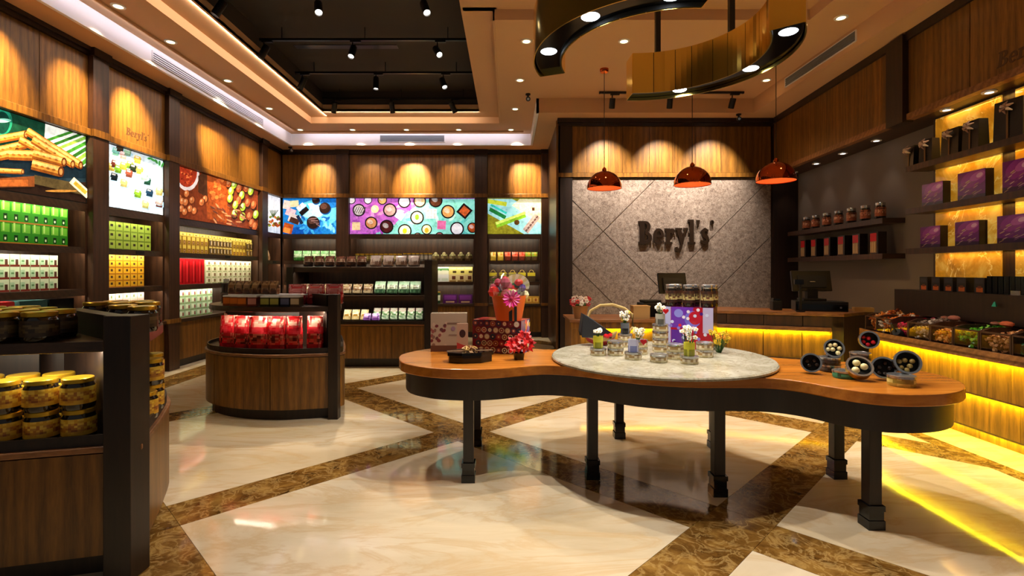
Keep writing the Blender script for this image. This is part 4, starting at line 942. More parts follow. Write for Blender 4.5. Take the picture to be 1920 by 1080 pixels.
# ================================================================ shelves of the right wall
def wall_shelf(v0, v1, Y0, Y1, z, label, th=.05):
    c = RW((v0+v1)/2, (Y0+Y1)/2, z); t = thing('display_shelf', label, 'shelf', c)
    obj('shelf_board', rbox(v0, v1, Y0, Y1, z-th, z), 'shelf_wood', t, bevel=.003)
    obj('front_lip', rbox(v0-.012, v0-.0005, Y0, Y1, z-th-.005, z), 'mid_wood', t)
    return t
nl = ('upper', 'middle', 'lower')
SHN = []
for z, l in ((2.50, 'upper'), (2.05, 'middle'), (1.63, 'lower')): SHN.append(wall_shelf(0, .219, 2.4, 5.42, z, '%s long dark shelf in front of the amber onyx niche' % l, .055))
SA = wall_shelf(.15, .398, 6.02, 8.3, 2.02, 'upper grey wall shelf of jars behind the cash desk', .06); SB = wall_shelf(.15, .398, 6.02, 8.3, 1.60, 'lower grey wall shelf of red boxes behind the cash desk', .06)
for z in (2.44, 1.99, 1.57, 2.96): lamp('niche_strip', 'AREA', RW(.19, 3.9, z), 3, '#ffc45a', SHN[0], sx=.012, sy=2.6, rot=Matrix.Rotation(-AR, 4, 'Z'))
from mathutils import noise as mnoise
# ================================================================ products: templates first, then copies
def face_print(m, w_, d_, h_, cells, e=.0006):
    """flat print patches on the front (-y) face; cells = (x0,x1,z0,z1,colour) in 0..1"""
    for k, (x0, x1, z0, z1, c) in enumerate(cells):
        y = -d_/2-e-k*.00005
        m.add([(-w_/2+x0*w_, y, z0*h_), (-w_/2+x1*w_, y, z0*h_), (-w_/2+x1*w_, y, z1*h_), (-w_/2+x0*w_, y, z1*h_)], [(0,1,2,3)], c)
def box_t(name, w_, d_, h_, col, cells, mat='print', cat='box', ribbon=None):
    r = thing(name, 'x', cat); m = MB(); m.box(-w_/2, w_/2, -d_/2, d_/2, 0, h_, col)
    obj('carton', m, mat, r, local=True)
    if cells:
        p = MB(); face_print(p, w_, d_, h_, cells); obj('printed_front', p, mat, r, local=True)
    return r
def row(tmpl, T, us, ds, zs, label, group, face, jitter=0., rev=None):
    """place copies; T maps (u,d,z); face = rotation that turns -y to the room"""
    us = list(us); nz = len(zs)
    for a, z in enumerate(zs):
        for dd in ds:
            for b, u in enumerate(us):
                t_ = '' if nz == 1 else ', '+TIER[nz][a]+' tier'
                o_ = '' if len(us) == 1 else (' on the left' if b == 0 else ' on the right') if len(us) == 2 else ', '+ORD[b]+' from left' if not rev else ', '+ORD[len(us)-1-b]+rev
                p = T @ Vector((u, dd, z)); dup(tmpl, p, face+random.uniform(-jitter, jitter), label+t_+o_, group)
ORD = ['first','second','third','fourth','fifth','sixth','seventh','eighth','ninth','tenth','eleventh','twelfth','thirteenth','fourteenth','fifteenth','sixteenth','seventeenth','eighteenth']
TIER = {2: ['lower','upper'], 3: ['bottom','middle','top'], 4: ['bottom','second','third','top'], 5: ['bottom','second','third','fourth','top']}
FL, FB, FR = PI/2, 0., -PI/2-AR        # left wall faces +x, back wall faces -y, right wall faces -x
fr_ = lambda a, b, n: [a+(b-a)*(k+.5)/n for k in range(n)]
# --- left bay 1
t = box_t('green_carton', .106, .10, .205, '#2f8a1e', [(.1,.9,.55,.95,'#6cc23a'),(.25,.42,.6,1.,'#b4e67a'),(.32,.68,.12,.42,'#0f3a14'),(.42,.58,.18,.3,'#d8e8c0'),(.0,1.,.0,.07,'#a8702a')], 'print_gloss')
row(t, TL, fr_(4.0075, 5.62, 15), [-.15], (1.661, 1.867), 'tall green carton under the wafer picture', 'green cartons beneath the wafer roll picture', FL, rev=' from the pilaster'); kill(t)
t = box_t('mint_carton', .098, .10, .122, '#cfe2c4', [(.0,.45,.15,.75,'#a8cfae'),(.55,.85,.1,.6,'#4a2a1c'),(0,1,0,.16,'#7a2a1c'),(.1,.4,.4,.55,'#5a8a5a')])
row(t, TL, fr_(3.893, 5.50, 15), [-.15], (1.191, 1.314, 1.437), 'pale mint carton under the green cartons', 'mint cartons on the left wall shelf', FL, rev=' from the pilaster'); kill(t)
t = box_t('flat_tray', .30, .26, .05, '#1c3c3c', None)
for k, (u, c_, l) in enumerate(((4.75, 'red_box', 'red flat box on the left wall counter seen over the golden lids'), (5.1, 'teal_box', 'dark teal flat box on the left wall counter'), (5.42, 'black_gloss', 'black flat box on the left wall counter next to the pilaster'))):
    o = dup(t, TL @ Vector((u, -.12, .701)), FL, l); 
    for ch in o.children: ch.data = ch.data.copy(); ch.data.materials[0] = MATS[c_]
    o.scale = (1, 1, 8.0)
kill(t)
# --- left bay 2
t = box_t('lime_carton', .117, .10, .113, '#8fae3a', [(.05,.95,.1,.9,'#a4c24c'),(.35,.72,.45,.72,'#2a2a14'),(.1,.9,.0,.1,'#6a8a24')])
row(t, TL, fr_(6.05, 6.93, 7), [-.15], (1.661, 1.775, 1.889), 'lime carton under the cube picture', 'lime cartons in the narrow left bay', FL); kill(t)
t = box_t('yellow_carton', .116, .10, .081, '#d89a14', [(.05,.95,.1,.9,'#eab626'),(.4,.7,.4,.75,'#4a2a0c'),(.05,.95,.0,.12,'#c06a10')])
row(t, TL, fr_(6.05, 6.80, 6), [-.15], [1.191+.082*k for k in range(5)], 'golden yellow carton under the lime cartons', 'golden yellow cartons in the narrow left bay', FL); kill(t)
t = box_t('white_carton', .116, .10, .081, '#c8b8ae', [(.4,.62,.35,.75,'#5a6a3a'),(.05,.95,.0,.14,'#d0a0a0'),(.05,.95,.86,.9,'#c88a8a')])
row(t, TL, fr_(6.05, 6.80, 6), [-.15], [.701+.082*k for k in range(5)], 'white carton under the yellow cartons', 'white cartons in the narrow left bay', FL); kill(t)
# --- left bay 3
t = box_t('gold_carton', .092, .10, .125, '#c0982c', [(.1,.9,.55,.95,'#e6cf5a'),(.25,.75,.1,.5,'#7a4a18'),(.4,.6,.2,.4,'#d8b070')])
row(t, TL, fr_(7.37, 8.25, 8), [-.15], (1.661, 1.787), 'small gold carton left of the brown cartons', 'gold cartons beneath the almond picture', FL)
row(t, TL, fr_(8.98, 9.42, 4), [-.15], (1.661, 1.787), 'small gold carton between two runs of brown cartons', 'gold cartons beneath the almond picture', FL); 
kill(t)
t = box_t('brown_carton', .086, .10, .125, '#8a6a24', [(.0,1,.82,1,'#f0dc7a'),(.2,.5,.15,.8,'#2a170c'),(.55,.85,.2,.7,'#e8d8b0')])
row(t, TL, fr_(8.27, 8.96, 7), [-.15], (1.661, 1.787), 'brown carton beside the gold cartons', 'brown cartons beneath the almond picture', FL)
row(t, TL, fr_(9.44, 9.68, 2), [-.15], (1.661, 1.787), 'brown carton at the far end of the gold cartons', 'brown cartons beneath the almond picture', FL); kill(t)
t = box_t('yellow_flat_box', .16, .10, .06, '#e0c84a', [(.1,.9,.2,.8,'#f4e88a'),(.3,.6,.3,.6,'#a8842a')])
row(t, TL, fr_(7.37, 9.65, 14), [-.15], (1.914,), 'flat yellow box on top of the gold and brown cartons', 'flat yellow boxes beneath the almond picture', FL); kill(t)
t = box_t('red_tall_box', .15, .12, .385, '#b0141c', [(.42,.58,.05,.95,'#7a0a10'),(.1,.3,.1,.9,'#d42a30')], 'print_gloss')
row(t, TL, fr_(7.50, 8.13, 4), [-.15], (1.191,), 'tall glossy red box on the far left shelf', 'tall red boxes on the far left shelf', FL); kill(t)
t = box_t('pale_carton', .158, .10, .093, '#dde0b8', [(.1,.45,.2,.85,'#f2f2d8'),(.5,.8,.25,.75,'#7a5a2a'),(.2,.9,.0,.12,'#8aa05a')])
row(t, TL, fr_(8.17, 9.62, 9), [-.15], [1.191+.094*k for k in range(4)], 'pale cream and green carton beside the tall red boxes', 'pale cartons on the far left shelf', FL); kill(t)
t = box_t('green_tin', .13, .12, .10, '#a8c8a8', [(.1,.6,.25,.85,'#dcecd4'),(.62,.86,.2,.7,'#7a2a24'),(0,1,0,.12,'#6a8a3a')])
row(t, TL, fr_(7.35, 8.35, 7), [-.15], (.701, .802, .903, 1.004), 'pale green tin box on the far left counter', 'pale green tins on the far left counter', FL); kill(t)
def bag_t(name, w_, d_, h_, colf, mat='print_gloss', n=44, crimp=True, cat='bag', rough=.10):
    """standing pouch: rounded oblong below, flat sealed top"""
    r = thing(name, 'x', cat); lv = [(0,.9,.8),(.06,1,1),(.15,1,1),(.25,1,.98),(.35,1,.95),(.45,1,.9),(.55,.99,.82),(.65,.98,.72),(.75,.975,.55),(.85,.97,.35),(.93,.98,.08),(1,.99,.06)]
    vs = []; fs = []; cs = []
    lv = [tuple(lv[i][q]*(1-t)+lv[i+1][q]*t for q in range(3)) for i in range(len(lv)-1) for t in (0, .5)]+[lv[-1]]
    for z, sx_, sy_ in lv:
        for k in range(n):
            a = 2*PI*k/n; ca, sa = math.cos(a), math.sin(a)
            q_ = 1+rough*math.sin(z*17+k*2.1)*math.sin(k*1.7+z*5); vs.append((w_/2*sx_*math.copysign(abs(ca)**.45, ca)*(1+.2*(q_-1)), d_/2*sy_*math.copysign(abs(sa)**.6, sa)*q_, z*h_*(1+.15*(q_-1))))
    for j in range(len(lv)-1):
        for k in range(n): fs.append((j*n+k, j*n+(k+1)%n, (j+1)*n+(k+1)%n, (j+1)*n+k)); cs.append(colf(lv[j][0], 2*PI*k/n, w_, h_))
    fs += [tuple(range(n))[::-1], tuple(range((len(lv)-1)*n, len(lv)*n))]; cs += [colf(0, 0, w_, h_), colf(1, 0, w_, h_)]
    m = MB(); m.add(vs, fs, cs); obj('pouch', m, mat, r, smooth=True, local=True)
    return r
def cf(pal, seed): 
    def f(z, a, w_, h_):
        row_ = pal[min(int(z*len(pal)), len(pal)-1)]; p = Vector((math.cos(a)*w_*20, z*h_*22+(5 if math.sin(a) > 0 else 0), seed*3.7))
        v = .5+.9*mnoise.noise(p)+.25*mnoise.noise(p*2.7); v = min(max(v, 0), .999)*len(row_); i = int(v)
        return mixc(C(row_[i]), C(row_[min(i+1, len(row_)-1)]), .5*(v-i))
    return f
# --- corner bay and back wall
t = bag_t('brown_bag', .19, .09, .21, cf([['#8a6a48','#b89a74'],['#5a3a24','#caa884']], 1)); row(t, TL, (10.12, 10.36), [-.16], (1.601,), 'small brown paper bag on the corner shelf', 'brown bags on the corner shelf', FL, .2); kill(t)
t = bag_t('blue_pouch', .22, .09, .24, cf([['#1c5fae','#3a8ad8'],['#0f4a94','#62b0ee']], 2)); dup(t, TL @ Vector((10.12, -.12, 1.161)), FL, 'blue pouch standing on the lower corner shelf'); kill(t)
t = bag_t('green_gift_pack', .172, .10, .215, cf([['#5a9a4a','#2f6a2a'],['#8ac88a','#d0ecc8'],['#b4e0b4','#7ac07a']], 3)); row(t, TB, [P(x,0,YB).x for x in (553,570,587,604,621)], [-.16], (1.601,), 'green floral gift pack in a row beneath the blue picture', 'green gift packs on the back wall', FB, .1); kill(t)
t = box_t('white_green_box', .28, .14, .17, '#cfe0c8', [(.1,.9,.1,.4,'#5a8a4a'),(.2,.6,.5,.9,'#f2f6ee')]); dup(t, TB @ Vector((P(549,0,YB).x, -.12, 1.161)), FB, 'white and green box beneath the green gift packs'); kill(t)
def tube_t(name, r_, h_, c1, c2, cat='tube'):
    r = thing(name, 'x', cat); obj('tube_body', MB().lathe([(0,0),(r_,0),(r_,h_*.25),(r_,h_*.7),(r_,h_)], 10, (0,0,0), lambda j, k: [c1, c1, c2, c1][j]), 'print', r, smooth=True, local=True)
    obj('tube_lid', MB().lathe([(r_*1.04,h_-.02),(r_*1.04,h_+.004),(0,h_+.004)], 10), 'gold_lid', r, local=True); return r
t = tube_t('sweet_tube', .045, .15, '#7a6a3a', '#b8b070'); row(t, TB, [P(x,0,YB).x for x in range(666, 748, 9)], [-.15], (1.601,), 'small olive sweet tube in the row on the back shelf', 'olive sweet tubes on the back shelf', FB); kill(t)
t = tube_t('grey_tube', .042, .16, '#5a544e', '#8a847c'); row(t, TB, [P(x,0,YB).x for x in range(757, 808, 8)], [-.15], (1.601,), 'slim grey tube beside the olive tubes on the back shelf', 'grey tubes on the back shelf', FB); kill(t)
def wicker_t():
    r = thing('round_basket', 'x', 'basket'); obj('basket_body', MB().lathe([(0,0),(.07,0),(.085,.05),(.08,.10),(.07,.10),(.07,.02),(0,.02)], 12, (0,0,0), lambda j, k: ['#6a5a3a','#8a7a52','#5a4a2c'][(j+k) % 3]), 'print', r, local=True)
    m = MB()
    for k in range(5):
        a = 2*PI*k/5; m.ball((.04*math.cos(a), .04*math.sin(a), .11), .035, 8, 1, ['#8a8a5a','#a8a070','#6a6a4a'][k % 3])
    m.ball((0,0,.15), .04, 8, 1, '#b0a878'); obj('basket_filling', m, 'print', r, smooth=True, local=True); return r
t = wicker_t(); row(t, TB, [P(x,0,YB).x for x in (815, 831, 847, 863, 878)], [-.15], (1.601,), 'small round basket of wrapped sweets on the back shelf', 'round baskets on the back shelf', FB); kill(t)
tg = box_t('green_label_box', .166, .12, .16, '#dfe4d6', [(0,1,.5,.8,'#2f7a3a'),(.1,.9,.55,.62,'#e8ecd0')]); tw = box_t('white_blank_box', .166, .12, .15, '#dfe6ea', [(.1,.9,.1,.5,'#c8dcd4')])
ty = box_t('cream_yellow_box', .166, .12, .16, '#d8d07a', [(.5,.95,.2,.5,'#4a3a14'),(.05,.9,.65,.9,'#eeeaa0')]); tn = box_t('cream_nut_box', .166, .12, .15, '#cfc090', [(.4,.85,.3,.8,'#5a2a14'),(.1,.9,.0,.2,'#8a6a2c')])
for x, a, b, l1, l2 in ((818,tg,tw,'green labelled white box','blank white box'),(833,tg,tw,'green labelled white box','blank white box'),(848,ty,tn,'cream yellow box','cream nut picture box'),(863,ty,tn,'cream yellow box','cream nut picture box'),(878,ty,tn,'cream yellow box','cream nut picture box')):
    X = P(x,0,YB).x
    dup(b, TB @ Vector((X, -.16, 1.161)), 0, l2+' in the lower row, '+ORD[(818,833,848,863,878).index(x)]+' from left', 'stacked boxes right of the gondola'); dup(a, TB @ Vector((X, -.16, 1.312)), 0, l1+' in the upper row, '+ORD[(818,833,848,863,878).index(x)]+' from left', 'stacked boxes right of the gondola')
for q in (tg, tw, ty, tn): kill(q)
t = box_t('purple_box', .30, .10, .19, '#4a1f5a', [(.1,.9,.4,.9,'#6a3080'),(.2,.8,.1,.25,'#b89a7a')], 'print_gloss')
dup(t, TB @ Vector((P(843,0,YB).x, -.14, .701)), 0, 'dim purple box on the back counter, left of two'); dup(t, TB @ Vector((P(872,0,YB).x, -.14, .701)), 0, 'dim purple box on the back counter, right of two'); kill(t)
t = tube_t('green_jar', .07, .25, '#0f3a1c', '#d0d8c8'); dup(t, TB @ Vector((P(818,0,YB).x, -.12, .701)), 0, 'dark green jar beside the dim purple boxes on the back counter', cat='jar'); kill(t)
for nm, pal, xs, l in (('yellow_pack', [['#c8a02a','#e0c04a'],['#d88a1c','#f0d870']], (924,938), 'yellow'), ('red_pack', [['#5a2a1c','#8a3a24'],['#d83a2a','#f07a5a']], (952,966,979), 'red'), ('amber_pack', [['#4a3a24','#6a5230'],['#d8a82a','#8ab03a']], (991,1003), 'amber and green')):
    t = bag_t(nm, .13, .10, .19, cf(pal, 5)); row(t, TB, [P(x,0,YB).x for x in xs], [-.16], (1.601,), 'small %s sweet pack under the green picture' % l, '%s packs on the right back shelf' % l, FB, .1); kill(t)
def ring_basket():
    r = thing('handled_box', 'x', 'gift box'); m = MB(); m.box(-.078, .078, -.06, .06, 0, .12, '#4a3a22'); m.box(-.079, .079, -.061, .061, .12, .19, '#c8b82e'); obj('carton', m, 'print', r, local=True)
    obj('ring_handle', MB().tube([(.045*math.cos(a), 0, .20+.045*math.sin(a)) for a in (PI*k/10-.15 for k in range(12))], .007, 6), 'rope', r, local=True); return r
t = ring_basket(); row(t, TB, [P(x,0,YB).x for x in (924,943,961,979,997)], [-.16], (1.161,), 'yellow topped gift box with a ring handle beneath the green picture', 'ring handled gift boxes', FB); kill(t)
t = box_t('amber_box', .15, .10, .15, '#b8862a', [(.15,.85,.2,.8,'#e0b85a'),(.35,.65,.3,.7,'#a8541c')]); row(t, TB, [P(x,0,YB).x for x in (992, 1005)], [-.16], (.701,), 'amber box on the back counter behind the orange basket', 'amber boxes on the back counter', FB); kill(t)
# --- straight gondola: bags in three tiers
R3 = random.Random(5)
def bagrow(name, pal, seed, xs, Y, z, w_, h_, label, group, tilt=-.25):
    t = bag_t(name, w_, .08, h_, cf(pal, seed))
    for x in xs:
        M = Matrix.Translation((x, Y, z)) @ Matrix.Rotation(R3.uniform(-.12,.12), 4, 'Z') @ Matrix.Rotation(tilt, 4, 'X')
        dup(t, None, 0, label+', '+ORD[list(xs).index(x)]+' from left', group, M=M)
    kill(t)
pg = lambda x: P(x, 0, 7.55).x
bagrow('brown_pouch', [['#4a2a1c','#2f1a14'],['#6a3a2c','#c8b0a0'],['#3a2030','#8a5a4a']], 21, [pg(x) for x in (578,598,618,638,658,678)], 7.55, 1.462, .138, .155, 'dark brown sweet pouch on the top of the straight gondola', 'brown pouches on the gondola top')
bagrow('white_pouch', [['#8a6a5a','#c8b8b0'],['#5a2a24','#e8e0e0'],['#e6e0e2','#d8c8cc']], 22, [pg(x) for x in (704,728,752,776)], 7.55, 1.462, .165, .165, 'white sweet pouch with a brown motif on the gondola top', 'white pouches on the gondola top')
bagrow('dark_pouch', [['#3a2a20','#a89a80'],['#4a2a24','#8a6a4a'],['#6a2a2a','#c0b090']], 23, [pg(x) for x in (572,594,616,650,670,690)], 7.55, 1.052, .138, .15, 'dark mixed sweet pouch on the middle gondola shelf', 'dark pouches on the gondola middle shelf')
bagrow('mint_pouch', [['#5a8a6a','#2a4a38'],['#4a2a1c','#cfe6d6'],['#a8dcc0','#c8ecd8']], 24, [pg(x) for x in (712,735,757,779)], 7.55, 1.052, .162, .19, 'mint green sweet pouch on the middle gondola shelf', 'mint pouches on the gondola middle shelf')
bagrow('gold_bag', [['#b89a5a','#d8c898'],['#e8dcc0','#a8823a'],['#c8b070','#e6dcc0']], 25, [pg(x) for x in (566,584,602,652,668,684)], 7.52, .665, .112, .16, 'small gold and white sweet bag in the lower gondola tray', 'gold bags in the gondola tray')
bagrow('violet_bag', [['#6a3aa0','#8a5ac0'],['#4a2080','#b890e0'],['#7a48b0','#d8c8f0']], 26, [pg(x) for x in (692,708)], 7.44, .665, .108, .11, 'small violet sweet bag in the lower gondola tray', 'violet bags in the gondola tray')
bagrow('green_bag', [['#3a7a4a','#c0d8c8'],['#e0e8e0','#5a8a5a'],['#d0b8b8','#e8eee6']], 27, [pg(x) for x in (706,722,738,754,770,786)], 7.56, .665, .108, .18, 'small green and white sweet bag in the lower gondola tray', 'green bags in the gondola tray')
# --- mid gondola
def shelf_row(xs, y_px, z, tm, label, group, rz=None, Yadd=0.):
    for x in xs:
        p = PZ(x, y_px, z); p.y += Yadd; p.x += Yadd*(x-CX)/K; dup(tm, p, 0 if rz is None else rz, label, group)
def redpouch(seed, w_):
    r = bag_t('red_pouch', w_, .09, .325, cf([['#b01a1c','#8a0f14'],['#4a1410','#8a2a20','#d04a38','#c8141c'],['#5a1a14','#c86a50','#b01c1c','#7a2a1c'],['#b01018','#d81c28','#e83a44'],['#e0222a','#c8141c','#f0b0a0'],['#c8141c','#e02a2a','#f0a090']], seed)); return r
pv = [(425,30),(431,30),(461,29),(495,36),(531,31),(562,28),(596,29)]
gr = 'red pouches on the mid display stand'
def front_y(X, plan, inset):
    best = None
    n = len(plan)
    for i in range(n):
        a, b = plan[i], plan[(i+1) % n]
        if (a[0]-X)*(b[0]-X) <= 0 and abs(a[0]-b[0]) > 1e-6:
            y = a[1]+(b[1]-a[1])*(X-a[0])/(b[0]-a[0]); best = y if best is None else min(best, y)
    return (best or 5.2)+inset
for k, (x, wpx) in enumerate([(430,32),(462,30),(496,36),(531,32),(562,29),(597,29)]):
    X = (x-CX)/K*4.95; t = redpouch(30+k, wpx*.0051)
    dup(t, (X, front_y(X, mid_plan, .10), .6385), 0, 'glossy red pouch on the mid stand lower deck, '+ORD[k]+' from left', gr); kill(t)
t = redpouch(40, .11); dup(t, None, 0, 'white and red striped pouch leaning at the left end of the red pouches', M=Matrix.Translation((-2.90, 5.22, .64)) @ Matrix.Rotation(-.8, 4, 'Z') @ Matrix.Rotation(.1, 4, 'Y')); kill(t)
def jar_t(name, r_, h_, lab, lidmat='gold_lid', body='jar_dark', nlid=.022, cat='jar', labh=(.18,.72)):
    r = thing(name, 'x', cat)
    obj('glass_body', MB().lathe([(0,0),(r_*.92,0),(r_,.012),(r_,h_*.70),(r_*.86,h_*.82),(r_*.84,h_-nlid*.9)], 18), body, r, smooth=True, local=True)
    obj('label', MB().lathe([(r_+.0006, h_*labh[0]+(labh[1]-labh[0])*h_*j/8) for j in range(9)], 36, (0,0,0), lab), 'print', r, smooth=True, local=True)
    obj('lid', MB().lathe([(r_*.90,h_-nlid),(r_*.93,h_-nlid+.002),(r_*.93,h_-.003),(r_*.88,h_),(0,h_)], 18), lidmat, r, smooth=True, local=True)
    return r
def labf(pal, seed):
    q = random.Random(seed); tab = {}
    def f(j, k):
        row_ = pal[min(j*len(pal)//8, len(pal)-1)]; v = .5+.95*mnoise.noise(Vector((k*.42, j*.55, seed*2.3))); v = min(max(v, 0), .999)*len(row_); i = int(v)
        return mixc(C(row_[i]), C(row_[min(i+1, len(row_)-1)]), .4*(v-i))
    return f
def sq_jar(name, c1, c2, lid):
    r = thing(name, 'x', 'jar'); obj('tub', MB().box(-.042, .042, -.05, .05, 0, .085, c1).box(-.039, .039, -.051, -.0505, .02, .075, c2), 'print_gloss', r, local=True)
    obj('tub_lid', MB().box(-.0425, .0425, -.053, .053, .0855, .10), lid, r, local=True, bevel=.003); return r
gj = 'square tubs on the mid display stand'
for nm, c1, c2, xs, l in (('orange_tub', '#8a4a1c', '#d8782a', (432, 449, 466), 'orange'), ('pink_tub', '#7a3a2c', '#c88a7a', (487,), 'pink brown'), ('olive_tub', '#3a3a1c', '#9a9a4a', (512, 530), 'olive'), ('beige_tub', '#5a4a3a', '#cbb894', (566,), 'beige'), ('blue_tub', '#2a2c3c', '#5a6080', (549,), 'slate blue')):
    t = sq_jar(nm, c1, c2, 'white_plastic')
    for x in xs:
        X = (x-CX)/K*4.95; dup(t, (X, front_y(X, mid_plan, .10), 1.061), 0, ('small %s tub under the acrylic tray' % l)+('' if len(xs) == 1 else ', '+ORD[xs.index(x)]+' from left'), gj)
    kill(t)
ac = thing('acrylic_tray', 'long clear acrylic tray resting on the square tubs', 'tray', (-2.4, 4.98, 1.162))
obj('tray_base', MB().prism([(-2.74,4.99),(-2.45,4.84),(-2.2,4.79),(-1.95,4.81),(-1.95,4.97),(-2.2,5.06),(-2.72,5.2)], 1.162, 1.172), 'white_plastic', ac)
obj('tray_rim', MB().strip([(-2.74,4.99,0),(-2.45,4.84,0),(-2.2,4.79,0),(-1.95,4.81,0)], .004, 1.172, 1.19), 'acrylic', ac)
t = bag_t('snack_bag', .086, .08, .125, cf([['#5a3a2a','#8a5a3a'],['#3a2418','#a07a52'],['#6a4a38','#c8a878']], 50))
for k, x in enumerate((441, 458, 476, 494, 512, 528)):
    X = (x-CX)/K*5.05; dup(t, (X, front_y(X, mid_plan, .17), 1.1725), random.uniform(-.2,.2), 'small brown snack bag in the acrylic tray, '+ORD[k]+' from left', 'brown snack bags in the acrylic tray')
kill(t)
def clear_tub():
    r = thing('clear_cookie_tub', 'x', 'tub'); m = MB()
    for k in range(8):
        a = 2*PI*k/8; m.cyl((.06*math.cos(a), .06*math.sin(a), .006), (.06*math.cos(a), .06*math.sin(a), .092), .020, .020, 8, ['#4a2e20','#5e4030','#2e2018'][k % 3])
    obj('cookie_rolls', m, 'print', r, local=True); obj('tub_wall', MB().lathe([(.085,0),(.088,.1)], 24), 'acrylic', r, smooth=True, local=True)
    obj('tub_lid', MB().lathe([(.092,.095),(.092,.108),(.0,.108)], 24), 'acrylic', r, smooth=True, local=True); obj('tub_base', MB().lathe([(0,.001),(.085,.001),(.085,.005),(0,.005)], 24), 'black_matte', r, local=True); return r
t = clear_tub(); dup(t, (-2.90, 5.32, 1.061), 0, 'clear round tub of chocolate rolls, lower of the stacked pair'); dup(t, (-2.90, 5.32, 1.171), 0, 'clear round tub of chocolate rolls, upper of the stacked pair'); kill(t)
o = obj('price_card', MB().box(-.03, .03, -.002, .002, 0, .03), 'white_plastic', None, 'small white price card on the stacked clear tubs', 'price card'); o.location = (-2.91, 5.27, 1.2805)
t = bag_t('red_pillow_bag', .168, .13, .20, cf([['#8a1a20','#b02a30'],['#d04a4a','#e8a0a0','#b01c28'],['#c8303a','#f0b8b8','#d85058']], 61))
for x, z, rz in ((-2.03,1.061,.2),(-1.86,1.061,-.2),(-1.74,1.176,.1) if False else (-1.80,1.061,.5),(-2.13,1.1725,-.1)):
    pass
for k, (px_, yy) in enumerate(((556, .16), (589, .18), (621, .16))):
    X = (px_-CX)/K*5.05; dup(t, (X, front_y(X, mid_plan, .36), 1.061), [.2,-.15,.1,-.2][k], 'large shiny red pillow bag on the mid stand top, '+ORD[k]+' from left', 'red pillow bags on the mid display stand')
kill(t)
# --- near gondola jars
yl = labf([['#c8901c','#d8a828'],['#e0b83a','#b87a1c','#8a4a10'],['#d8a42a','#a8641c','#e6c24a'],['#e8c84a','#d0a020']], 70)
t = jar_t('golden_jar', .066, .142, yl)
fdir = Vector((-3.3+1.75, 1.93-2.352)).normalized(); fn = Vector((fdir.y, -fdir.x)); fn = fn if fn.y > 0 else -fn
base0 = Vector((-1.80, 2.34))
fin_a, fin_b = Vector((-1.82,2.38)), Vector((-2.42,2.83)); fd = (fin_b-fin_a).normalized()
side = lambda p: (p.x-fin_a.x)*fd.y-(p.y-fin_a.y)*fd.x
for lev in range(2):
    for rrow in range(2):
        for k in range(6):
            p = base0+fdir*(.185+.143*k+(.0 if lev == 0 else .004))+fn*(.095+.14*rrow)
            if side(p) > -.1: continue
            dup(t, (p.x, p.y, .6185+.1425*lev), random.random()*.6-1.2, 'yellow nut jar on the near stand, %s row, %s tier, %s from the post' % (('front','back')[rrow], ('lower','upper')[lev], ORD[k]), 'golden jars on the near display stand')
# jars on the rounded end
gr = 'golden jars on the rounded end of the near stand'
endp = [(-1.93,2.70),(-2.02,2.88),(-2.14,3.06),(-1.98,2.50) if False else (-2.07,2.62),(-2.17,2.82),(-2.28,3.02),(-2.3,3.2)]
for p in [e for e in endp if side(Vector(e)) > .1]: dup(t, (p[0], p[1], .6185), random.random()*3, 'yellow labelled nut jar on the rounded end of the near stand', gr)
for p in ((-2.02,2.88),(-2.14,3.06)): dup(t, (p[0], p[1], .761), random.random()*3, 'yellow labelled nut jar stacked second on the rounded end', gr+', second tier')
kill(t)
dl = labf([['#2a1c10','#3a2a18'],['#4a3a20','#5a4a28','#2c1f12'],['#6a5a38','#3a2c18'],['#1f150d','#3c2c1a']], 71)
t = jar_t('dark_nut_jar', .070, .135, dl, 'gold_lid')
pts = []; names_ = {}
for rrow in range(4):
    for k in range(6): names_[len(pts)] = 'dark nut jar on the near stand top, %s row, %s from the post' % (ORD[rrow], ORD[k]); pts.append(base0+fdir*(.19+.15*k)+fn*(.10+.15*rrow))
for p in ((-1.95,2.72),(-2.05,2.90),(-2.17,3.07),(-2.31,3.22),(-2.10,2.72),(-2.20,2.90),(-2.32,3.06),(-2.46,3.2),(-2.25,2.74),(-2.36,2.92),(-2.47,3.06)): pts.append(Vector(p))
gr = 'dark nut jars on the top of the near stand'
done = []
for ip, p in enumerate(pts):
    p = Vector((p[0], p[1])); q = p-fin_a; s_ = q.dot(fd); dist = abs(q.x*fd.y-q.y*fd.x)
    if (-.1 < s_ < .86 and dist < .112) or any((p-e).length < .139 for e in done): continue
    done.append(p); dup(t, (p.x, p.y, 1.076), random.random()*3, names_.get(ip, 'dark nut jar on the top of the rounded end of the near stand'), gr)
kill(t)
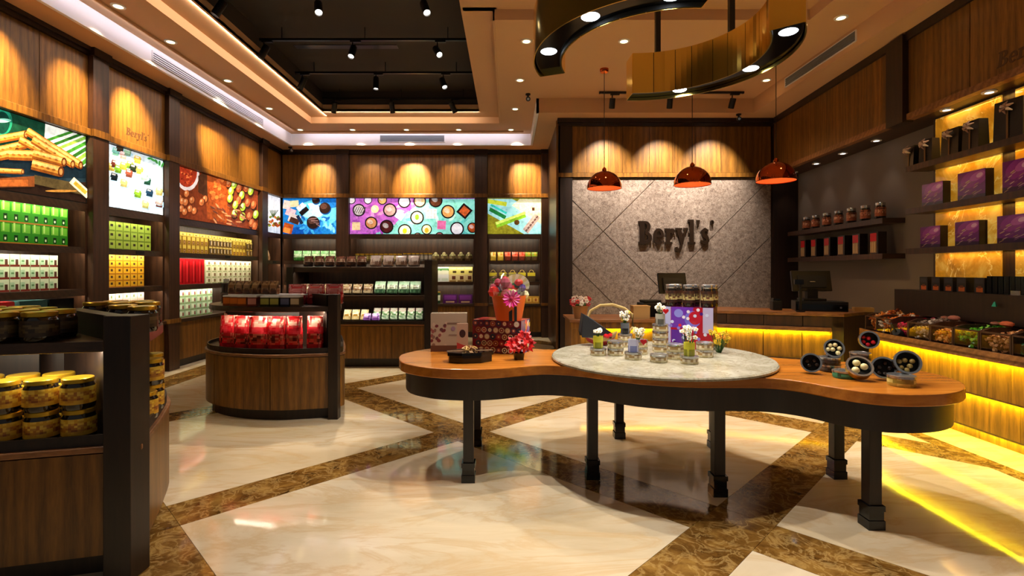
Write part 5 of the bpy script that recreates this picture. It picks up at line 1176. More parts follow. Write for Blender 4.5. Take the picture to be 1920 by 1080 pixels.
# ================================================================ things on the table
def patch_box(name, w_, d_, h_, faces, base, label, loc, rz, cat='gift box', mat='print_gloss', lid=None):
    """box whose faces carry flat printed patches; faces: dict of 'front','right','left','top' -> list of (poly in 0..1, colour)"""
    r = thing(name, label, cat, loc, rz)
    obj('carton', MB().box(-w_/2, w_/2, -d_/2, d_/2, 0, h_, base), mat, r, local=True, bevel=.003)
    for f, shapes in faces.items():
        m = MB()
        for k, (poly, c) in enumerate(shapes):
            e = .0007+k*.00006; q = cliprect([tuple(p) for p in poly], .0, 1., .0, 1.)
            if len(q) < 3: continue
            if f == 'front': v = [(-w_/2+a*w_, -d_/2-e, b*h_) for a, b in q]
            elif f == 'right': v = [(w_/2+e, -d_/2+a*d_, b*h_) for a, b in q]
            elif f == 'left': v = [(-w_/2-e, d_/2-a*d_, b*h_) for a, b in q]
            else: v = [(-w_/2+a*w_, -d_/2+b*d_, h_+e) for a, b in q]
            m.add(v, [tuple(range(len(v)))], c)
        obj('printed_'+f, m, mat, r, local=True)
    return r
FULL = [(0,0),(1,0),(1,1),(0,1)]
R4 = random.Random(9)
# beige floral box and the slim one before it
fl1 = [(FULL, '#a8917a')]
for k in range(22): fl1.append((ell(R4.random()*.5, R4.random()*.75, .05, .04, R4.random()*90, 10), R4.choice(['#6a2a2c','#8a4a44','#5a3030','#b89a84','#7a5a4a'])))
fl1 += [([(0,0),(1,0),(1,.16),(0,.16)], '#5a3428'), (ell(.62,.60,.06,.06), '#8a6a7a'), ([(.45,.72),(.8,.72),(.8,.76),(.45,.76)], '#7a5a4a'), ([(.5,.42),(.75,.42),(.75,.45),(.5,.45)], '#8a6a5a')]
patch_box('floral_gift_box', .285, .10, .30, {'front': fl1, 'top': [(FULL, '#b8a48e')]}, '#8a7460', 'tall beige floral gift box at the left end of the table', PZ(841, 659, ZT_)+Vector((0,.05,0)), .05)
patch_box('slim_carton', .085, .05, .235, {'front': [(FULL, '#b08a72'), (ell(.5,.68,.28,.13), '#3a1c18'), ([(.0,.2),(1,.1),(1,.25),(0,.4)], '#a83a34')]}, '#9a7862', 'slim tan carton leaning before the beige floral box', PZ(867, 664, ZT_)+Vector((0,.0,0)), .1, 'carton')
# large red patterned gift box
pat = [(FULL, '#6e1420')]
for i in range(8):
    for j in range(5):
        x, y = (i+.5+(j % 2)*.5)/8.2, (j+.5)/5; c_ = R4.choice(['#c8b89a','#8a2a3a','#d8c8b0','#2a3a4a','#b0784a','#e0d0c0','#4a2a4a'])
        pat += [(ell(x, y, .055, .085, 0, 12), c_), (ell(x, y, .038, .06, 0, 10), R4.choice(['#7a1a28','#3a1a2a','#a83a2a','#e8dcc8'])), (ell(x, y, .015, .025, 0, 8), '#d8c0a0')]
pr = [(FULL, '#3a3a7a')]
for k in range(24): pr.append((ell(R4.random(), R4.random(), .13, .07, R4.random()*90, 10), R4.choice(['#d8d0c0','#6a5ab0','#c8a84a','#2a2a5a','#b83a5a','#8a9ad0'])))
tp = [(FULL, '#a83a34')]+[(ell(R4.random(), R4.random(), .07, .09, 0, 10), R4.choice(['#c86a54','#8a2428','#d8a08a'])) for k in range(14)]
rb = patch_box('red_pattern_box', .40, .22, .255, {'front': pat, 'right': pr, 'top': tp}, '#6e1420', 'large red patterned gift box standing on the left of the table', PZ(931, 664, ZT_)+Vector((.035,.14,0)), -.34)
# orange basket bag on top of it
ob = thing('orange_gift_basket', 'orange gift basket wrapped in floral film standing on the red box', 'gift basket', Vector((PZ(952, 600, .76+.256).x*0+.005, 3.95, ZT_+.2565)), 0)
obj('basket_body', MB().lathe([(0,0),(.095,0),(.10,.01),(.135,.19),(.125,.19),(.09,.02),(0,.02)], 24), 'orange_fabric', ob, smooth=True, local=True)
m = MB()
for k in range(26):
    a = R4.random()*2*PI; r_ = .03+.10*R4.random(); z = .19+.13*R4.random(); c_ = R4.choice(['#dfe6ea','#8ab0d8','#e8e0b0','#d82a2a','#f0f0f4','#5a4a8a','#c85a6a','#e8d84a','#2f6a3a'])
    m.ball((r_*math.cos(a), r_*math.sin(a), z), .028+.02*R4.random(), 8, 1, c_)
obj('filling', m, 'print_gloss', ob, smooth=True, local=True)
obj('film', MB().lathe([(.133,.19),(.16,.25),(.15,.32),(.09,.36),(.02,.35)], 20), 'cellophane', ob, smooth=True, local=True)
fan = MB(); fan.add([(.02,.01,.22)]+[(.06+.10*math.cos(a), .01, .27+.085*math.sin(a)) for a in (PI*1.25*k/14-.35 for k in range(15))], [(0,k,k+1) for k in range(1,15)], [mixc(C('#e8e4c0'), C('#d8d08a'), k % 2) for k in range(14)])
fan.ball((.075,-.03,.29), .035, 10, .8, '#d8201c'); obj('flower_fan', fan, 'print', ob, local=True)
fl_ = MB(); fl_.T = Matrix.Translation((.02,-.135,.17)) @ Matrix.Rotation(PI/2-.2, 4, 'X')
for k in range(14):
    a = 2*PI*k/14; fl_.add([(.012*math.cos(a),.012*math.sin(a),.004),(.055*math.cos(a-.2),.055*math.sin(a-.2),.02),(.07*math.cos(a),.07*math.sin(a),.012),(.055*math.cos(a+.2),.055*math.sin(a+.2),.02)], [(0,1,2,3)], ['#e0409a','#f080c0','#c81c7a'][k % 3])
fl_.ball((0,0,.012), .016, 8, .6, '#a01040'); obj('pink_blossom', fl_, 'print', ob, local=True)
obj('ribbon_tails', MB().box(.0,.025,-.112,-.108,.0,.12).box(.04,.06,-.114,-.11,.0,.11), 'black_matte', ob, local=True)
# red flower in a black pot
rf = thing('red_flower_pot', 'bright red artificial flower in a small black pot on the table', 'flower pot', PZ(973, 674, ZT_))
obj('pot', MB().lathe([(0,0),(.035,0),(.042,.05),(.036,.052),(.034,.03),(0,.03)], 16), 'black_gloss', rf, smooth=True, local=True)
m = MB()
for cx_, cz, ay in ((-.04,.105,.5), (.035,.15,-.3), (.06,.11,-.7), (0,.12,.0)):
    T = Matrix.Translation((cx_,-.02,cz)) @ Matrix.Rotation(ay, 4, 'Y') @ Matrix.Rotation(PI/2-.5, 4, 'X'); m.T = T
    for k in range(12):
        a = 2*PI*k/12; L = .06+.012*(k % 2)
        m.add([(.008*math.cos(a),.008*math.sin(a),0),(L*.7*math.cos(a-.28),L*.7*math.sin(a-.28),.018),(L*math.cos(a),L*math.sin(a),.004),(L*.7*math.cos(a+.28),L*.7*math.sin(a+.28),.018)], [(0,1,2,3)], ['#d81018','#f02a2a','#a80a12'][k % 3])
m.T = None; m.ball((.02,-.03,.135), .012, 8, 1, '#3a0a14'); obj('petals', m, 'print', rf, local=True)
obj('stem', MB().tube([(0,0,.03),(0,-.005,.08),(.01,-.01,.12)], .005, 6), 'leaf', rf, local=True)
# black octagonal gift box
bb = thing('black_ribbon_box', 'flat black octagonal gift box with a bow at the table front', 'gift box', PZ(880, 679, ZT_)+Vector((0,.05,0)), .2)
oc = lambda r_: [(r_*1.05*math.cos(PI/8+PI/4*k), r_*.72*math.sin(PI/8+PI/4*k)) for k in range(8)]
obj('box_base', MB().prism(oc(.155), 0, .045), 'black_gloss', bb, local=True); obj('box_lid', MB().prism(oc(.166), .046, .072), 'black_gloss', bb, local=True, bevel=.003)
obj('ribbon', MB().box(-.16,.16,-.011,.011,.0722,.0735).box(-.012,.012,-.11,.11,.0738,.075), 'cardboard', bb, local=True)
m = MB()
for k in range(5):
    a = 2*PI*k/5+.3; m.tube([(0,0,.076),(.03*math.cos(a-.3),.03*math.sin(a-.3),.10),(.055*math.cos(a),.055*math.sin(a),.085),(.03*math.cos(a+.3),.03*math.sin(a+.3),.08)], .007, 6, ['#c8a05a','#8a5a2a','#e0c080'][k % 3])
obj('bow', m, 'print', bb, smooth=True, local=True)
# ---------------------------------------------------------------- tins, candles and flowers on the marble
def tin_t(name, r_, h_, pal, seed, lid='#c8c8b8'):
    r = thing(name, 'x', 'tin')
    obj('tin_body', MB().lathe([(0,0),(r_*.97,0),(r_,.004),(r_,h_*.3),(r_,h_*.6),(r_,h_*.78)], 20, (0,0,0), (lambda f: lambda j, k: f(j, k))(labf(pal, seed))), 'print_gloss', r, smooth=True, local=True)
    obj('tin_lid', MB().lathe([(r_*1.03,h_*.74),(r_*1.03,h_*.97),(r_*.98,h_),(r_*.9,h_),(r_*.88,h_*.96),(0,h_*.96)], 20), 'silver', r, smooth=True, local=True); return r
pc = [['#b8a878','#d8d0b0'],['#7a5a34','#e0d8c0','#a88a5a'],['#c8b890','#8a4a34','#e6e0cc']]
tt = tin_t('round_tin', .058, .052, pc, 1); gt = 'round tins on the marble slab'
def candle(name, c1, c2, h_=.085, r_=.036):
    r = thing(name, 'x', 'candle jar'); obj('glass', MB().lathe([(0,0),(r_*.95,0),(r_,.006),(r_,h_*.5),(r_,h_),(r_*.92,h_),(r_*.92,h_*.8),(0,h_*.8)], 18, (0,0,0), lambda j, k: [c1,c1,c1,c2,c2,c2,c1][j] if k % 5 else c2), 'print_gloss', r, smooth=True, local=True)
    obj('wax_top', MB().lathe([(0,h_*.86),(r_*.9,h_*.86)], 14), 'cream_sweet', r, local=True); return r
def flowers(name, loc, label, cols, n=9, spread=.035, hgt=.07, heart=None, stem=.03):
    r = thing(name, label, 'flowers', loc); m = MB(); st = MB(); q = random.Random(hash(label) % 1000 if False else len(label)*7+n)
    for k in range(n):
        a = q.random()*2*PI; rr_ = spread*math.sqrt(q.random()); z = stem+(hgt-stem)*q.random(); c = Vector((rr_*math.cos(a), rr_*math.sin(a), z))
        col = q.choice(cols)
        for j in range(5):
            b = 2*PI*j/5; m.ball(c+Vector((.010*math.cos(b), .010*math.sin(b)*.6-.004, .008*math.sin(b))), .0085, 6, .8, col)
        m.ball(c+Vector((0,-.012,0)), .005, 5, 1, '#d8b83a')
        st.cyl((c.x*.2, c.y*.2, 0), c, .0025, n=5)
    obj('stems', st, 'leaf', r, local=True); obj('blossoms', m, 'print', r, smooth=True, local=True)
    if heart:
        hm = MB(); hp = [(.022*(16*math.sin(t)**3)/16, .022*(13*math.cos(t)-5*math.cos(2*t)-2*math.cos(3*t)-math.cos(4*t))/16) for t in (2*PI*k/24 for k in range(24))]
        hm.add([(heart[0]+a, heart[1], heart[2]+b) for a, b in hp]+[(heart[0]+a, heart[1]+.012, heart[2]+b) for a, b in hp], [tuple(range(24)), tuple(range(24,48))[::-1]]+[(i,24+i,24+(i+1)%24,(i+1)%24) for i in range(24)])
        obj('red_heart', hm, 'red_gloss', r, local=True)
    return r
def tins(px, py, n, names, dy=0.):
    p = PZ(px, py, ZD); p.y += .055+dy; out_ = []
    for k in range(n):
        dup(tt, (p.x, p.y, ZD+.0522*k), R4.random()*6, names[k] if k < len(names) else names[-1], gt)
    return Vector((p.x, p.y, ZD+.0522*n+.0004))
Wt = ['#f2f0ea','#e8e6d8','#fbfaf4']; Cr = ['#efe6c8','#f6f2e4','#d8d0a0']
p = tins(1124, 668, 1, ['round tin under the leftmost green candle']); t = candle('candle_jar', '#8a8a14', '#c8c43a'); cg = t
dup(cg, p, 0, 'olive green candle jar at the left of the marble slab'); flowers('flower_bunch', p+Vector((0,0,.072)), 'white blossom on the leftmost green candle', Wt, 7, .025, .06)
tins(1157, 668, 2, ['round tin right of the leftmost candle, lower of two', 'round tin right of the leftmost candle, upper of two'])
p = tins(1176, 652, 2, ['round tin under the dark candle, lower of two', 'round tin under the dark candle, upper of two'], .02); cdk = candle('candle_jar', '#14181c', '#5a6068')
dup(cdk, p, 0, 'dark candle jar with white and yellow flowers on the marble slab'); flowers('flower_bunch', p+Vector((0,0,.072)), 'white and yellow blossoms above the dark candle jar', Wt+['#e0cc4a'], 12, .035, .11)
p = tins(1191, 676, 1, ['round tin under the lavender candle']); cl_ = candle('candle_jar', '#7a84c0', '#c0c4e8')
dup(cl_, p, 0, 'lavender blue candle jar at the front of the marble slab'); flowers('flower_bunch', p+Vector((.03,0,.072)), 'cream blossoms with a red heart over the lavender candle', Cr, 12, .045, .085, (.03,-.045,.0))
p = tins(1246, 663, 4, ['tin at the foot of the tallest tin tower', 'second tin of the tallest tin tower', 'third tin of the tallest tin tower', 'topmost tin of the tallest tin tower'], .05); cw = candle('candle_jar', '#5a5a54', '#a8a89a', .075)
dup(cw, p, 0, 'grey candle jar on the tallest tin tower'); flowers('flower_bunch', p+Vector((0,0,.062)), 'white blossoms and a red heart on the tallest tin tower', Wt, 11, .035, .085, (.03,-.04,.035))
tins(1240, 681, 1, ['single flat tin at the front of the marble slab']); tins(1207, 668, 2, ['short tin pair behind the lavender candle, lower', 'short tin pair behind the lavender candle, upper'], .06)
tins(1273, 676, 2, ['tin pair beside the rightmost candle, lower', 'tin pair beside the rightmost candle, upper'], .02)
p = tins(1298, 684, 1, ['round tin under the rightmost green candle']); dup(cg, p, .5, 'olive green candle jar at the right front of the marble slab'); flowers('flower_bunch', p+Vector((.01,0,.072)), 'white lily blossoms on the right green candle', Wt, 10, .04, .11)
tins(1329, 672, 2, ['tin pair at the right edge of the display, lower', 'tin pair at the right edge of the display, upper'], .02)
flowers('flower_bunch', Vector((PZ(1277, 655, ZD).x, 3.86, ZD)), 'tall white flowers with a red heart before the purple gift box', Wt, 9, .03, .19, (.01,-.04,.125), .15)
flowers('flower_bunch', Vector((PZ(1330, 655, ZD).x+.01, 3.80, ZD)), 'yellow and orange paper flowers before the purple gift box', ['#d8b820','#e6d03a','#d8862a','#c8a018'], 22, .07, .17, None, .06)
for q in (cg, cdk, cl_, cw): kill(q)
# purple gift box with six jars on top
pp = [(FULL, '#a81428'), ([(0,0),(.16,0),(.16,1),(0,1)], '#b0b4e0'), ([(.17,0),(.45,0),(.45,.45),(.17,.45)], '#5a2a9a'), ([(.17,.5),(.5,.5),(.62,1),(.17,1)], '#6a34b0'), (ell(.60,.72,.16,.2), '#7a70d8'), (ell(.65,.75,.13,.16), '#b81c30'), (ell(.32,.85,.09,.1), '#8a8ae0'), ([(.8,.4),(1,.4),(1,1),(.8,1)], '#b8b0d8')]
for k in range(30): pp.append((ell(R4.random(), R4.random(), .035, .04, 0, 8), R4.choice(['#e8e0f0','#d82a3a','#8a7ad8','#f0c8d0','#4a1a7a','#c8d0f0'])))
GR = -.52
gb = patch_box('purple_gift_box', .375, .21, .325, {'front': pp, 'right': [(FULL, '#4a2a1c')]+[(ell(R4.random(), R4.random(), .2, .06, 0, 8), '#6a4430') for k in range(5)], 'left': [(FULL, '#c8c8e8')]}, '#5a1a3a', 'red and purple patterned gift box at the back of the marble slab', (PZ(1303, 655, ZD).x, 4.06, ZD), GR)
jl = labf([['#3a1c14','#2a140e'],['#8a7a4a','#c8b878','#5a2a1c'],['#b0a068','#3a2014','#8a7a4a'],['#2a1610','#4a2a1a']], 80)
t = jar_t('chocolate_jar', .046, .175, jl, 'silver', 'jar_dark', .03)
for i in range(3):
    for j in range(2):
        q = Matrix.Translation((PZ(1303, 655, ZD).x, 4.06, ZD+.3256)) @ Matrix.Rotation(GR, 4, 'Z') @ Vector((-.135+.135*i+(.02 if j else 0), -.05+.1*j, 0))
        dup(t, q, R4.random(), 'tall chocolate jar on the purple gift box, %s row, %s' % (('front','back')[j], ('left','middle','right')[i]), 'chocolate jars on the purple gift box')
kill(t)
# boat shaped basket with rope handle
bt = thing('boat_basket', 'boat shaped basket with a dark hood and a rope handle on the marble slab', 'basket', (.755, 4.19, ZD))
hull = MB(); n = 14
for lv, (z, k_) in enumerate(((0,.72),(.04,.9),(.07,1.0))): pass
def hullring(z, k_, w_): return [(-.16*k_+.32*k_*s, w_*k_*math.sin(PI*s)**.7*sg, z+ (abs(2*s-1)**2)*.05*k_) for sg, rng in ((1, range(n+1)), (-1, range(n-1, 0, -1))) for s in (q/n for q in rng)]
rings = [hullring(0,.68,.055), hullring(.035,.8,.068), hullring(.07,.9,.075)]; L = len(rings[0])
hull.add(sum(rings, []), [tuple(range(L))[::-1]]+[(j*L+i, j*L+(i+1)%L, (j+1)*L+(i+1)%L, (j+1)*L+i) for j in range(2) for i in range(L)], ['#c8a868']+['#a82a2a']*L+['#c8a868']*L)
obj('hull', hull, 'print', bt, local=True)
hd = MB(); hd.add([(-.17,-.06,.11),(-.15,-.07,.26),(-.10,-.06,.235),(.09,-.05,.10),(.08,-.06,.06),(-.16,-.07,.07),(-.17,.06,.11),(-.15,.05,.26),(-.10,.05,.235),(.09,.05,.10),(.08,.06,.06),(-.16,.07,.07)], [(0,1,2,3,4,5),(11,10,9,8,7,6),(0,6,7,1),(1,7,8,2),(2,8,9,3),(3,9,10,4)])
plain('navy_cloth', '#10131c', .6); obj('hood', hd, 'navy_cloth', bt, local=True)
obj('rope_handle', MB().tube([(-.11,0,.20),(-.08,0,.28),(.0,0,.325),(.10,0,.33),(.20,0,.30),(.26,0,.25),(.27,0,.15),(.20,0,.06)], [.011,.012,.011,.013,.011,.012,.01,.01], 7), 'rope', bt, smooth=True, local=True)
obj('red_bow', MB().ball((.03,-.085,.085), .022, 8, .8).ball((.065,-.085,.09), .02, 8, .8).ball((.045,-.09,.075), .012, 8), 'red_gloss', bt, smooth=True, local=True)
# ---------------------------------------------------------------- sweets tins on the right lobe
dk = [['#1c1a1a','#2c2a28'],['#3a2a24','#4a4642','#1a1616'],['#2a2624','#6a5a4a']]; gn_ = [['#1f5a44','#2f7a5a'],['#3a9a74','#1c4a3a'],['#2a6a50','#4aa880']]; yw = [['#a88a3a','#c8b05a'],['#6a6a4a','#d8c878','#8a7a34'],['#b89a44','#4a4a34']]
td = tin_t('sweet_tin', .062, .045, dk, 3); tg_ = tin_t('sweet_tin', .062, .045, gn_, 4); ty_ = tin_t('sweet_tin', .066, .06, yw, 5)
def lay(t, px, py, k, label, zoff=0., dy=.06):
    p = PZ(px, py, ZT_); return dup(t, (p.x, p.y+dy, ZT_+zoff), k, label)
lay(td, 1567, 699, .2, 'dark sweet tin at the foot of the left tin tower'); lay(td, 1566, 699, 1.2, 'dark sweet tin second in the left tin tower', .0455)
lay(tg_, 1628, 690, .2, 'green sweet tin at the foot of the middle tin tower', 0., .08); lay(td, 1629, 690, .9, 'dark sweet tin upon the green tin of the middle tower', .0455, .08)
lay(ty_, 1706, 727, .3, 'yellow sweet tin at the foot of the right tin pair')
lay(tg_, 1587, 709, 2., 'low green tin in front of the left tin tower', 0., .02)
def open_tin(center, face, tilt, r_, dep, label, ballm, pal=None, nb=6, side='jar_dark', seed=1, br=.0145, bl='round cream chocolate in an open tin', rest=None):
    if rest is not None: center = Vector((center[0], center[1], rest+r_*1.065*math.cos(tilt)+dep*math.sin(tilt)))
    """open tin: its mouth points along azimuth `face` raised by `tilt`"""
    d = Vector((math.cos(face)*math.cos(tilt), math.sin(face)*math.cos(tilt), math.sin(tilt)))
    M = Matrix.Translation(center) @ d.to_track_quat('Z', 'Y').to_matrix().to_4x4()
    r = thing('open_sweet_tin', label, 'tin'); r.matrix_basis = M
    obj('tin_shell', MB().lathe([(0,-dep),(r_*.97,-dep),(r_,-dep+.004),(r_,-.006)], 26), side, r, smooth=True, local=True)
    obj('tin_rim', MB().lathe([(r_,-.012),(r_*1.06,-.007),(r_*1.05,.004),(r_*.88,.004),(r_*.87,-.01)], 26), 'silver', r, smooth=True, local=True)
    obj('tin_inside', MB().lathe([(r_*.92,-.008),(r_*.9,-dep+.014),(0,-dep+.014)], 26), 'black_matte', r, smooth=True, local=True)
    q = random.Random(seed); pos = []
    tries = 0
    down = (M.to_3x3().inverted() @ Vector((0,0,-1))); down.z = 0
    down = down.normalized() if down.length > .05 else Vector((0,0,0))
    while len(pos) < nb and tries < 3000:
        tries += 1; a = q.random()*2*PI; rr_ = (r_*.88-br)*math.sqrt(q.random()); c = Vector((rr_*math.cos(a), rr_*math.sin(a), -dep+.014+br))
        if c.to_2d().dot(down.to_2d()) < -.45*r_: continue
        if all((c-e).length > br*1.9 for e in pos): pos.append(c)
    tm = MB().ball((0,0,0), br, 12, .95)
    first = None
    for c in pos:
        w_ = M @ c
        if first is None: first = obj('chocolate', tm, ballm, None, bl, 'chocolate', bl+'s' if False else 'chocolates in the open tins', smooth=True); first.location = w_
        else:
            o = first.copy(); COL.objects.link(o); o.location = w_
    return r
FC = -PI/2-.3
def ctr(px, py, Y): return P(px, py, Y)
Yt = lambda px, py: PZ(px, py, ZT_).y
open_tin(P(1521, 687, Yt(1521,703)+.03), FC-.1, .22, .056, .05, 'open tin of dark chocolates lying on its side at the left of the sweet tins', 'dark_chocolate', nb=7, seed=2, bl='dark round chocolate in the leftmost open tin', rest=ZT_)
open_tin(P(1564, 653, Yt(1567,699)+.055), FC-.05, .30, .056, .04, 'open tin of cream balls propped on the left tin tower', 'cream_sweet', nb=6, seed=3, bl='cream ball in the tin on the left tower')
open_tin(P(1630, 637, Yt(1628,690)+.06), FC-.1, .15, .056, .055, 'open tin of red and white sweets on the middle tin tower', 'red_gloss', nb=5, seed=4, side='dark_chocolate', bl='red sweet in the tin on the middle tower')
open_tin(P(1612, 698, Yt(1612,718)+.07), FC, .75, .066, .045, 'open golden tin of cream balls tilted at the table front', 'cream_sweet', nb=4, seed=5, side='gold_lid', br=.021, bl='large cream ball in the tilted golden tin', rest=ZT_)
open_tin(P(1657, 699, Yt(1657,716)+.04), FC-.2, .25, .060, .05, 'open tin of dark chocolates beside the tilted golden tin', 'dark_chocolate', nb=8, seed=6, bl='dark round chocolate in the front open tin', rest=ZT_)
plain('almond', '#a08a4a', .4)
open_tin(P(1702, 679, Yt(1706,727)+.10), FC-.05, .35, .064, .05, 'open tin of almond sweets leaning on the right tin pair', 'almond', nb=8, seed=7, bl='almond sweet in the right open tin')
ld = thing('tin_lid', 'loose silver tin lid lying beside the right tin pair', 'lid', PZ(1690, 712, ZT_)+Vector((0,.10,0)))
obj('lid_disc', MB().lathe([(0,.004),(.055,.004),(.06,.012),(.06,0),(0,0)], 22), 'silver', ld, smooth=True, local=True)
for q in (td, tg_, ty_, tt): kill(q)
# ================================================================ cash desk things
def pos_terminal(loc, rz, label, sw=.34, shh=.26, base=True, zs=1.):
    r = thing('till_screen', label, 'till', loc, rz)
    M = Matrix.Translation((0,0,.20*zs)) @ Matrix.Rotation(-.25, 4, 'X')
    obj('screen_housing', MB(M).box(-sw/2, sw/2, -.02, .02, -.02, shh), 'black_metal', r, local=True, bevel=.006)
    obj('screen_back', MB(M).box(-sw*.35, sw*.35, -.045, -.021, .02, shh*.72), 'black_matte', r, local=True); obj('screen_glass', MB(M).box(-sw*.45, sw*.45, .021, .023, .0, shh-.02), 'screen', r, local=True)
    obj('stand', MB().box(-.06, .06, -.03, .05, .03, .22*zs), 'black_matte', r, local=True); obj('stand_foot', MB().box(-.13, .13, -.10, .12, 0, .03), 'black_metal', r, local=True, bevel=.005)
    obj('badge', MB(M).box(-.03, .03, -.047, -.0455, shh*.35, shh*.4), 'silver', r, local=True)
    return r
zc = .9005
def desk(px, Y, z=zc): return Vector(((px-CX)/K*Y, Y, z))
pos_terminal(desk(1522, 6.40)+Vector((0,0,.12)), -.15, 'black till screen on the cash box by the grey wall', .46, .24, zs=.7)
dr = thing('cash_box', 'wide black cash box on the right of the cash desk', 'cash box', desk(1535, 6.36), -.35)
obj('drawer_box', MB().box(-.28, .28, -.16, .16, 0, .119), 'black_metal', dr, local=True, bevel=.005); obj('drawer_front', MB().box(-.27, .27, -.166, -.161, .015, .085), 'black_gloss', dr, local=True); obj('drawer_lock', MB().cyl((.2,-.166,.05), (.2,-.172,.05), .012, n=10), 'silver', dr, local=True)
pl = thing('customer_display', 'thin black customer display on a pole at the cash desk', 'display', desk(1501, 6.16), -.2)
obj('pole', MB().cyl((0,0,.012), (0,0,.36), .016, n=10), 'black_metal', pl, local=True); obj('pole_foot', MB().cyl((0,0,0), (0,0,.012), .05, n=14), 'black_metal', pl, local=True); obj('display_head', MB().box(-.07,.03,-.02,.02,.33,.39), 'black_gloss', pl, local=True)
rp = thing('receipt_printer', 'small black receipt printer at the left of the cash box', 'printer', desk(1455, 6.45), -.2)
obj('printer_body', MB().box(-.055,.055,-.07,.07,0,.12), 'black_metal', rp, local=True, bevel=.01); obj('printer_cover', MB().box(-.045,.045,-.055,.055,.12,.15), 'black_gloss', rp, local=True, bevel=.008)
sh_ = thing('card_stand', 'cream card tray on the right corner of the cash desk', 'tray', desk(1618, 6.2), -.35)
obj('tray_floor', MB().box(-.1,.1,-.06,.06,0,.01), 'pale_wood', sh_, local=True)
for a in ((-.1,.1,-.06,-.05),(-.1,.1,.05,.06),(-.1,-.09,-.05,.05),(.09,.1,-.05,.05)): obj('tray_side', MB().box(*a,.01,.05), 'pale_wood', sh_, local=True)
zl = .7755
pos_terminal(Vector(((1262-CX)/K*7.02, 7.02, .9005)), .1, 'black till screen before the stone wall seen behind the jars', .40, .27)
pb = thing('receipt_printer', 'black printer beside the till behind the rope handled basket', 'printer', Vector(((1222-CX)/K*6.95, 6.95, zl)), .1)
obj('printer_body', MB().box(-.17,.17,-.12,.12,0,.19), 'black_metal', pb, local=True, bevel=.012); obj('printer_cover', MB().box(-.14,.10,-.10,.10,.19,.225), 'black_matte', pb, local=True, bevel=.01); obj('paper_slot', MB().box(-.10,.06,-.05,-.04,.2255,.227), 'silver', pb, local=True)
wb_ = thing('wooden_box', 'small pale wooden box on the low end of the cash desk', 'box', Vector(((1200-CX)/K*6.62, 6.62, zl)), .0)
obj('box_body', MB().box(-.105,.105,-.09,.09,0,.155), 'pale_wood', wb_, local=True); obj('box_lid', MB().box(-.11,.11,-.095,.095,.1555,.17), 'pale_wood', wb_, local=True)
fp = thing('clay_flower_pot', 'clay pot of red and white flowers at the left end of the cash desk', 'flower pot', Vector(((1088-CX)/K*6.62, 6.62, zl)))
obj('pot', MB().lathe([(0,0),(.075,0),(.10,.15),(.11,.15),(.11,.17),(.095,.17),(.09,.13),(0,.13)], 20), 'terracotta', fp, smooth=True, local=True)
m = MB()
for k in range(26):
    a = R4.random()*2*PI; r_ = .14*math.sqrt(R4.random()); c = Vector((r_*math.cos(a), r_*math.sin(a), .19+.09*R4.random()-.3*max(0, r_-.10)))
    for j in range(5): m.ball(c+Vector((.018*math.cos(2*PI*j/5), -.005, .018*math.sin(2*PI*j/5))), .015, 6, .7, ['#c8202c','#e8e0dc','#b81424','#f0e8e4'][k % 4])
obj('blossoms', m, 'print', fp, smooth=True, local=True)
obj('stems', MB().ball((0,0,.17), .085, 10, .5), 'leaf', fp, smooth=True, local=True)
# ================================================================ right wall goods
def facing(px, y, v, z): # position on the right wall from a pixel column: v behind the fascia
    a = (px-CX)/K; X0_, s_ = 4.195+v-4.757*.058, .058; Y = X0_/(a-s_); return RW(v, Y, z)
t = jar_t('spice_jar', .058, .205, labf([['#8a4a2c','#a85c38'],['#c87a54','#7a3a22','#e0b090'],['#b0643c','#5a2a1a']], 90), 'silver', 'jar_dark', .035)
for k, px in enumerate((1511, 1528, 1549, 1571, 1595, 1621, 1649)): dup(t, facing(px, 0, .26, 2.021), FR+k, 'copper coloured jar on the grey wall shelf, '+ORD[k]+' from left', 'copper jars on the grey wall shelf')
kill(t)
t = box_t('red_gold_box', .155, .10, .27, '#241a14', [(.04,.8,.05,.95,'#8a6a42'),(.04,.8,.58,.95,'#c01820'),(.12,.2,.08,.55,'#e0c490'),(.34,.42,.08,.55,'#e0c490'),(.56,.64,.08,.55,'#e0c490')], 'print_gloss')
for k, px in enumerate((1511, 1531, 1556, 1583, 1611, 1645)): dup(t, facing(px, 0, .25, 1.601), FR, 'tall red and gold box on the grey wall shelf, '+ORD[k]+' from left', 'red and gold boxes on the grey wall shelf')
kill(t)
pu = [(FULL, '#6f2488'), (ell(.6,.72,.5,.3,15), '#8e34a8'), (ell(.72,.78,.28,.14,20), '#b25cc8'), (ell(.8,.8,.12,.08,20), '#dca8e8'), ([(0,0),(1,0),(1,.14),(0,.2)], '#3c1450')]
for k in range(30): pu.append((ell(.05+.9*R4.random(), .08+.62*R4.random(), .10, .014, 24, 8), R4.choice(['#c8a0b8','#8a4a8a','#e0c0c8','#6a2a7a','#b08a6a'])))
def purple(px0, px1, z, h_, label):
    a, b = facing(px0, 0, .06, z), facing(px1, 0, .06, z); w_ = (a-b).length
    patch_box('purple_gift_box', w_, .075, h_, {'front': pu}, '#1a0f24', label, (a+b)/2+Vector((.03,0,0)), FR)
for i, (p0, p1, h_) in enumerate(((1730,1769,.23),(1797,1849,.26),(1881,1935,.27))): purple(p0, p1, 2.051, h_, 'purple gift box on the middle niche shelf, %s' % ('farthest', 'second', 'nearest')[i])
for i, (p0, p1, h_) in enumerate(((1727,1764,.215),(1792,1837,.225),(1871,1930,.235))): purple(p0, p1, 1.631, h_, 'purple gift box on the lower niche shelf, %s' % ('farthest', 'second', 'nearest')[i])
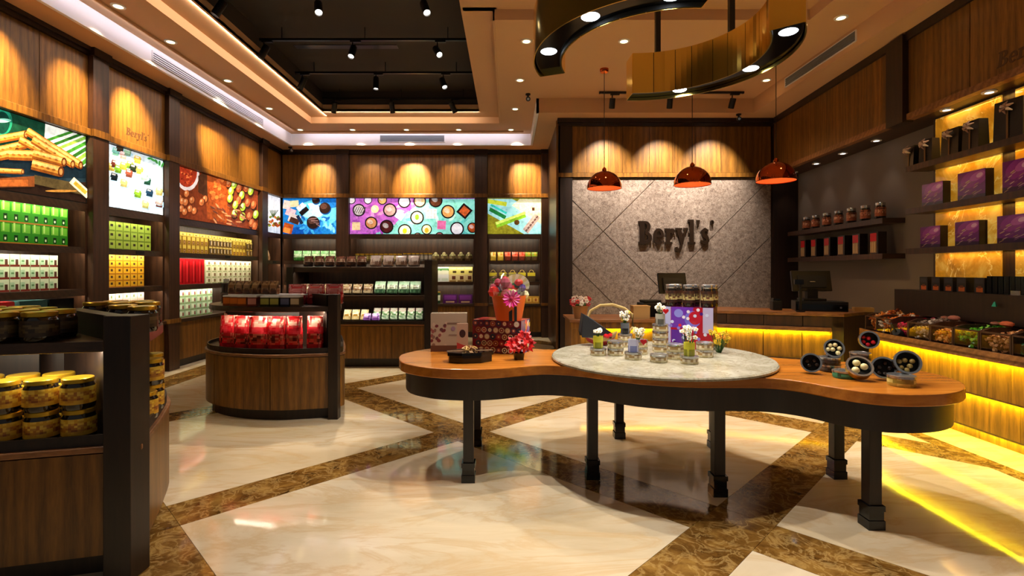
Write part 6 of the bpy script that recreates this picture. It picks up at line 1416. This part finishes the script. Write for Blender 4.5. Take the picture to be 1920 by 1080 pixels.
def bag(px, z, w_, h_, label):
    c = facing(px, 0, .09, z); r = thing('black_gift_bag', label, 'gift bag', c, FR+random.uniform(-.2,.2))
    obj('bag_body', MB().add([(-w_/2,-.05,0),(w_/2,-.05,0),(w_/2,.05,0),(-w_/2,.05,0),(-w_*.48,-.04,h_),(w_*.48,-.04,h_),(w_*.48,.04,h_),(-w_*.48,.04,h_)], [(0,3,2,1),(0,1,5,4),(1,2,6,5),(2,3,7,6),(3,0,4,7),(4,5,6,7)]), 'black_metal', r, local=True)
    m = MB()
    for k in range(6):
        a = 2*PI*k/6+.4; q = Vector((.05*math.cos(a), 0, .045*math.sin(a))); cc_ = Vector((0,-.058,h_*.80))
        m.tube([cc_, cc_+q*.6+Vector((0,-.025,0)), cc_+q*1.2], [.006,.014,.004], 6, ['#b89a8a','#8a6a60','#d0b8a8'][k % 3])
    obj('bow', m, 'print', r, smooth=True, local=True); obj('ribbon', MB().box(-.008,.008,-.054,-.0515,0,h_*.8), 'cardboard', r, local=True)
    return r
for k, (px, w_, h_) in enumerate(((1713,.17,.22),(1742,.15,.24),(1789,.22,.26),(1828,.18,.27),(1898,.24,.34))): bag(px, 2.501, w_, h_, 'black gift bag with a bow on the upper niche shelf, %s' % ('farthest', 'second', 'third', 'fourth', 'nearest')[k])
t = box_t('pumpkin_box', .105, .10, .135, '#17161c', [(.2,.85,.05,.35,'#c8641c'),(.35,.7,.3,.45,'#6a2a14'),(.1,.9,.6,.9,'#2a2a34')])
for k, px in enumerate((1741, 1764, 1788, 1813)): dup(t, facing(px, 0, .02, 1.2005), FR, 'dark box with a pumpkin motif on the riser, '+ORD[k]+' from left', 'pumpkin boxes on the riser')
dup(t, facing(1847, 0, .02, 1.2005), FR, 'dark box with an orange pumpkin motif standing apart on the riser'); kill(t)
t = box_t('black_slim_box', .045, .12, .15, '#0c0e10', [(.1,.3,.1,.9,'#1c2426')], 'print_gloss')
for k in range(7): dup(t, facing(1868+k*11, 0, .03, 1.2005), FR, 'slim black box at the near end of the riser, '+ORD[k]+' from left', 'slim black boxes on the riser')
kill(t)
o = obj('silver_card', MB().box(-.04,.04,-.002,.002,0,.035), 'silver', None, 'small silver price card before the slim black boxes', 'price card'); o.matrix_basis = Matrix.Translation(facing(1905, 0, -.085, 1.2005)) @ Matrix.Rotation(FR, 4, 'Z')
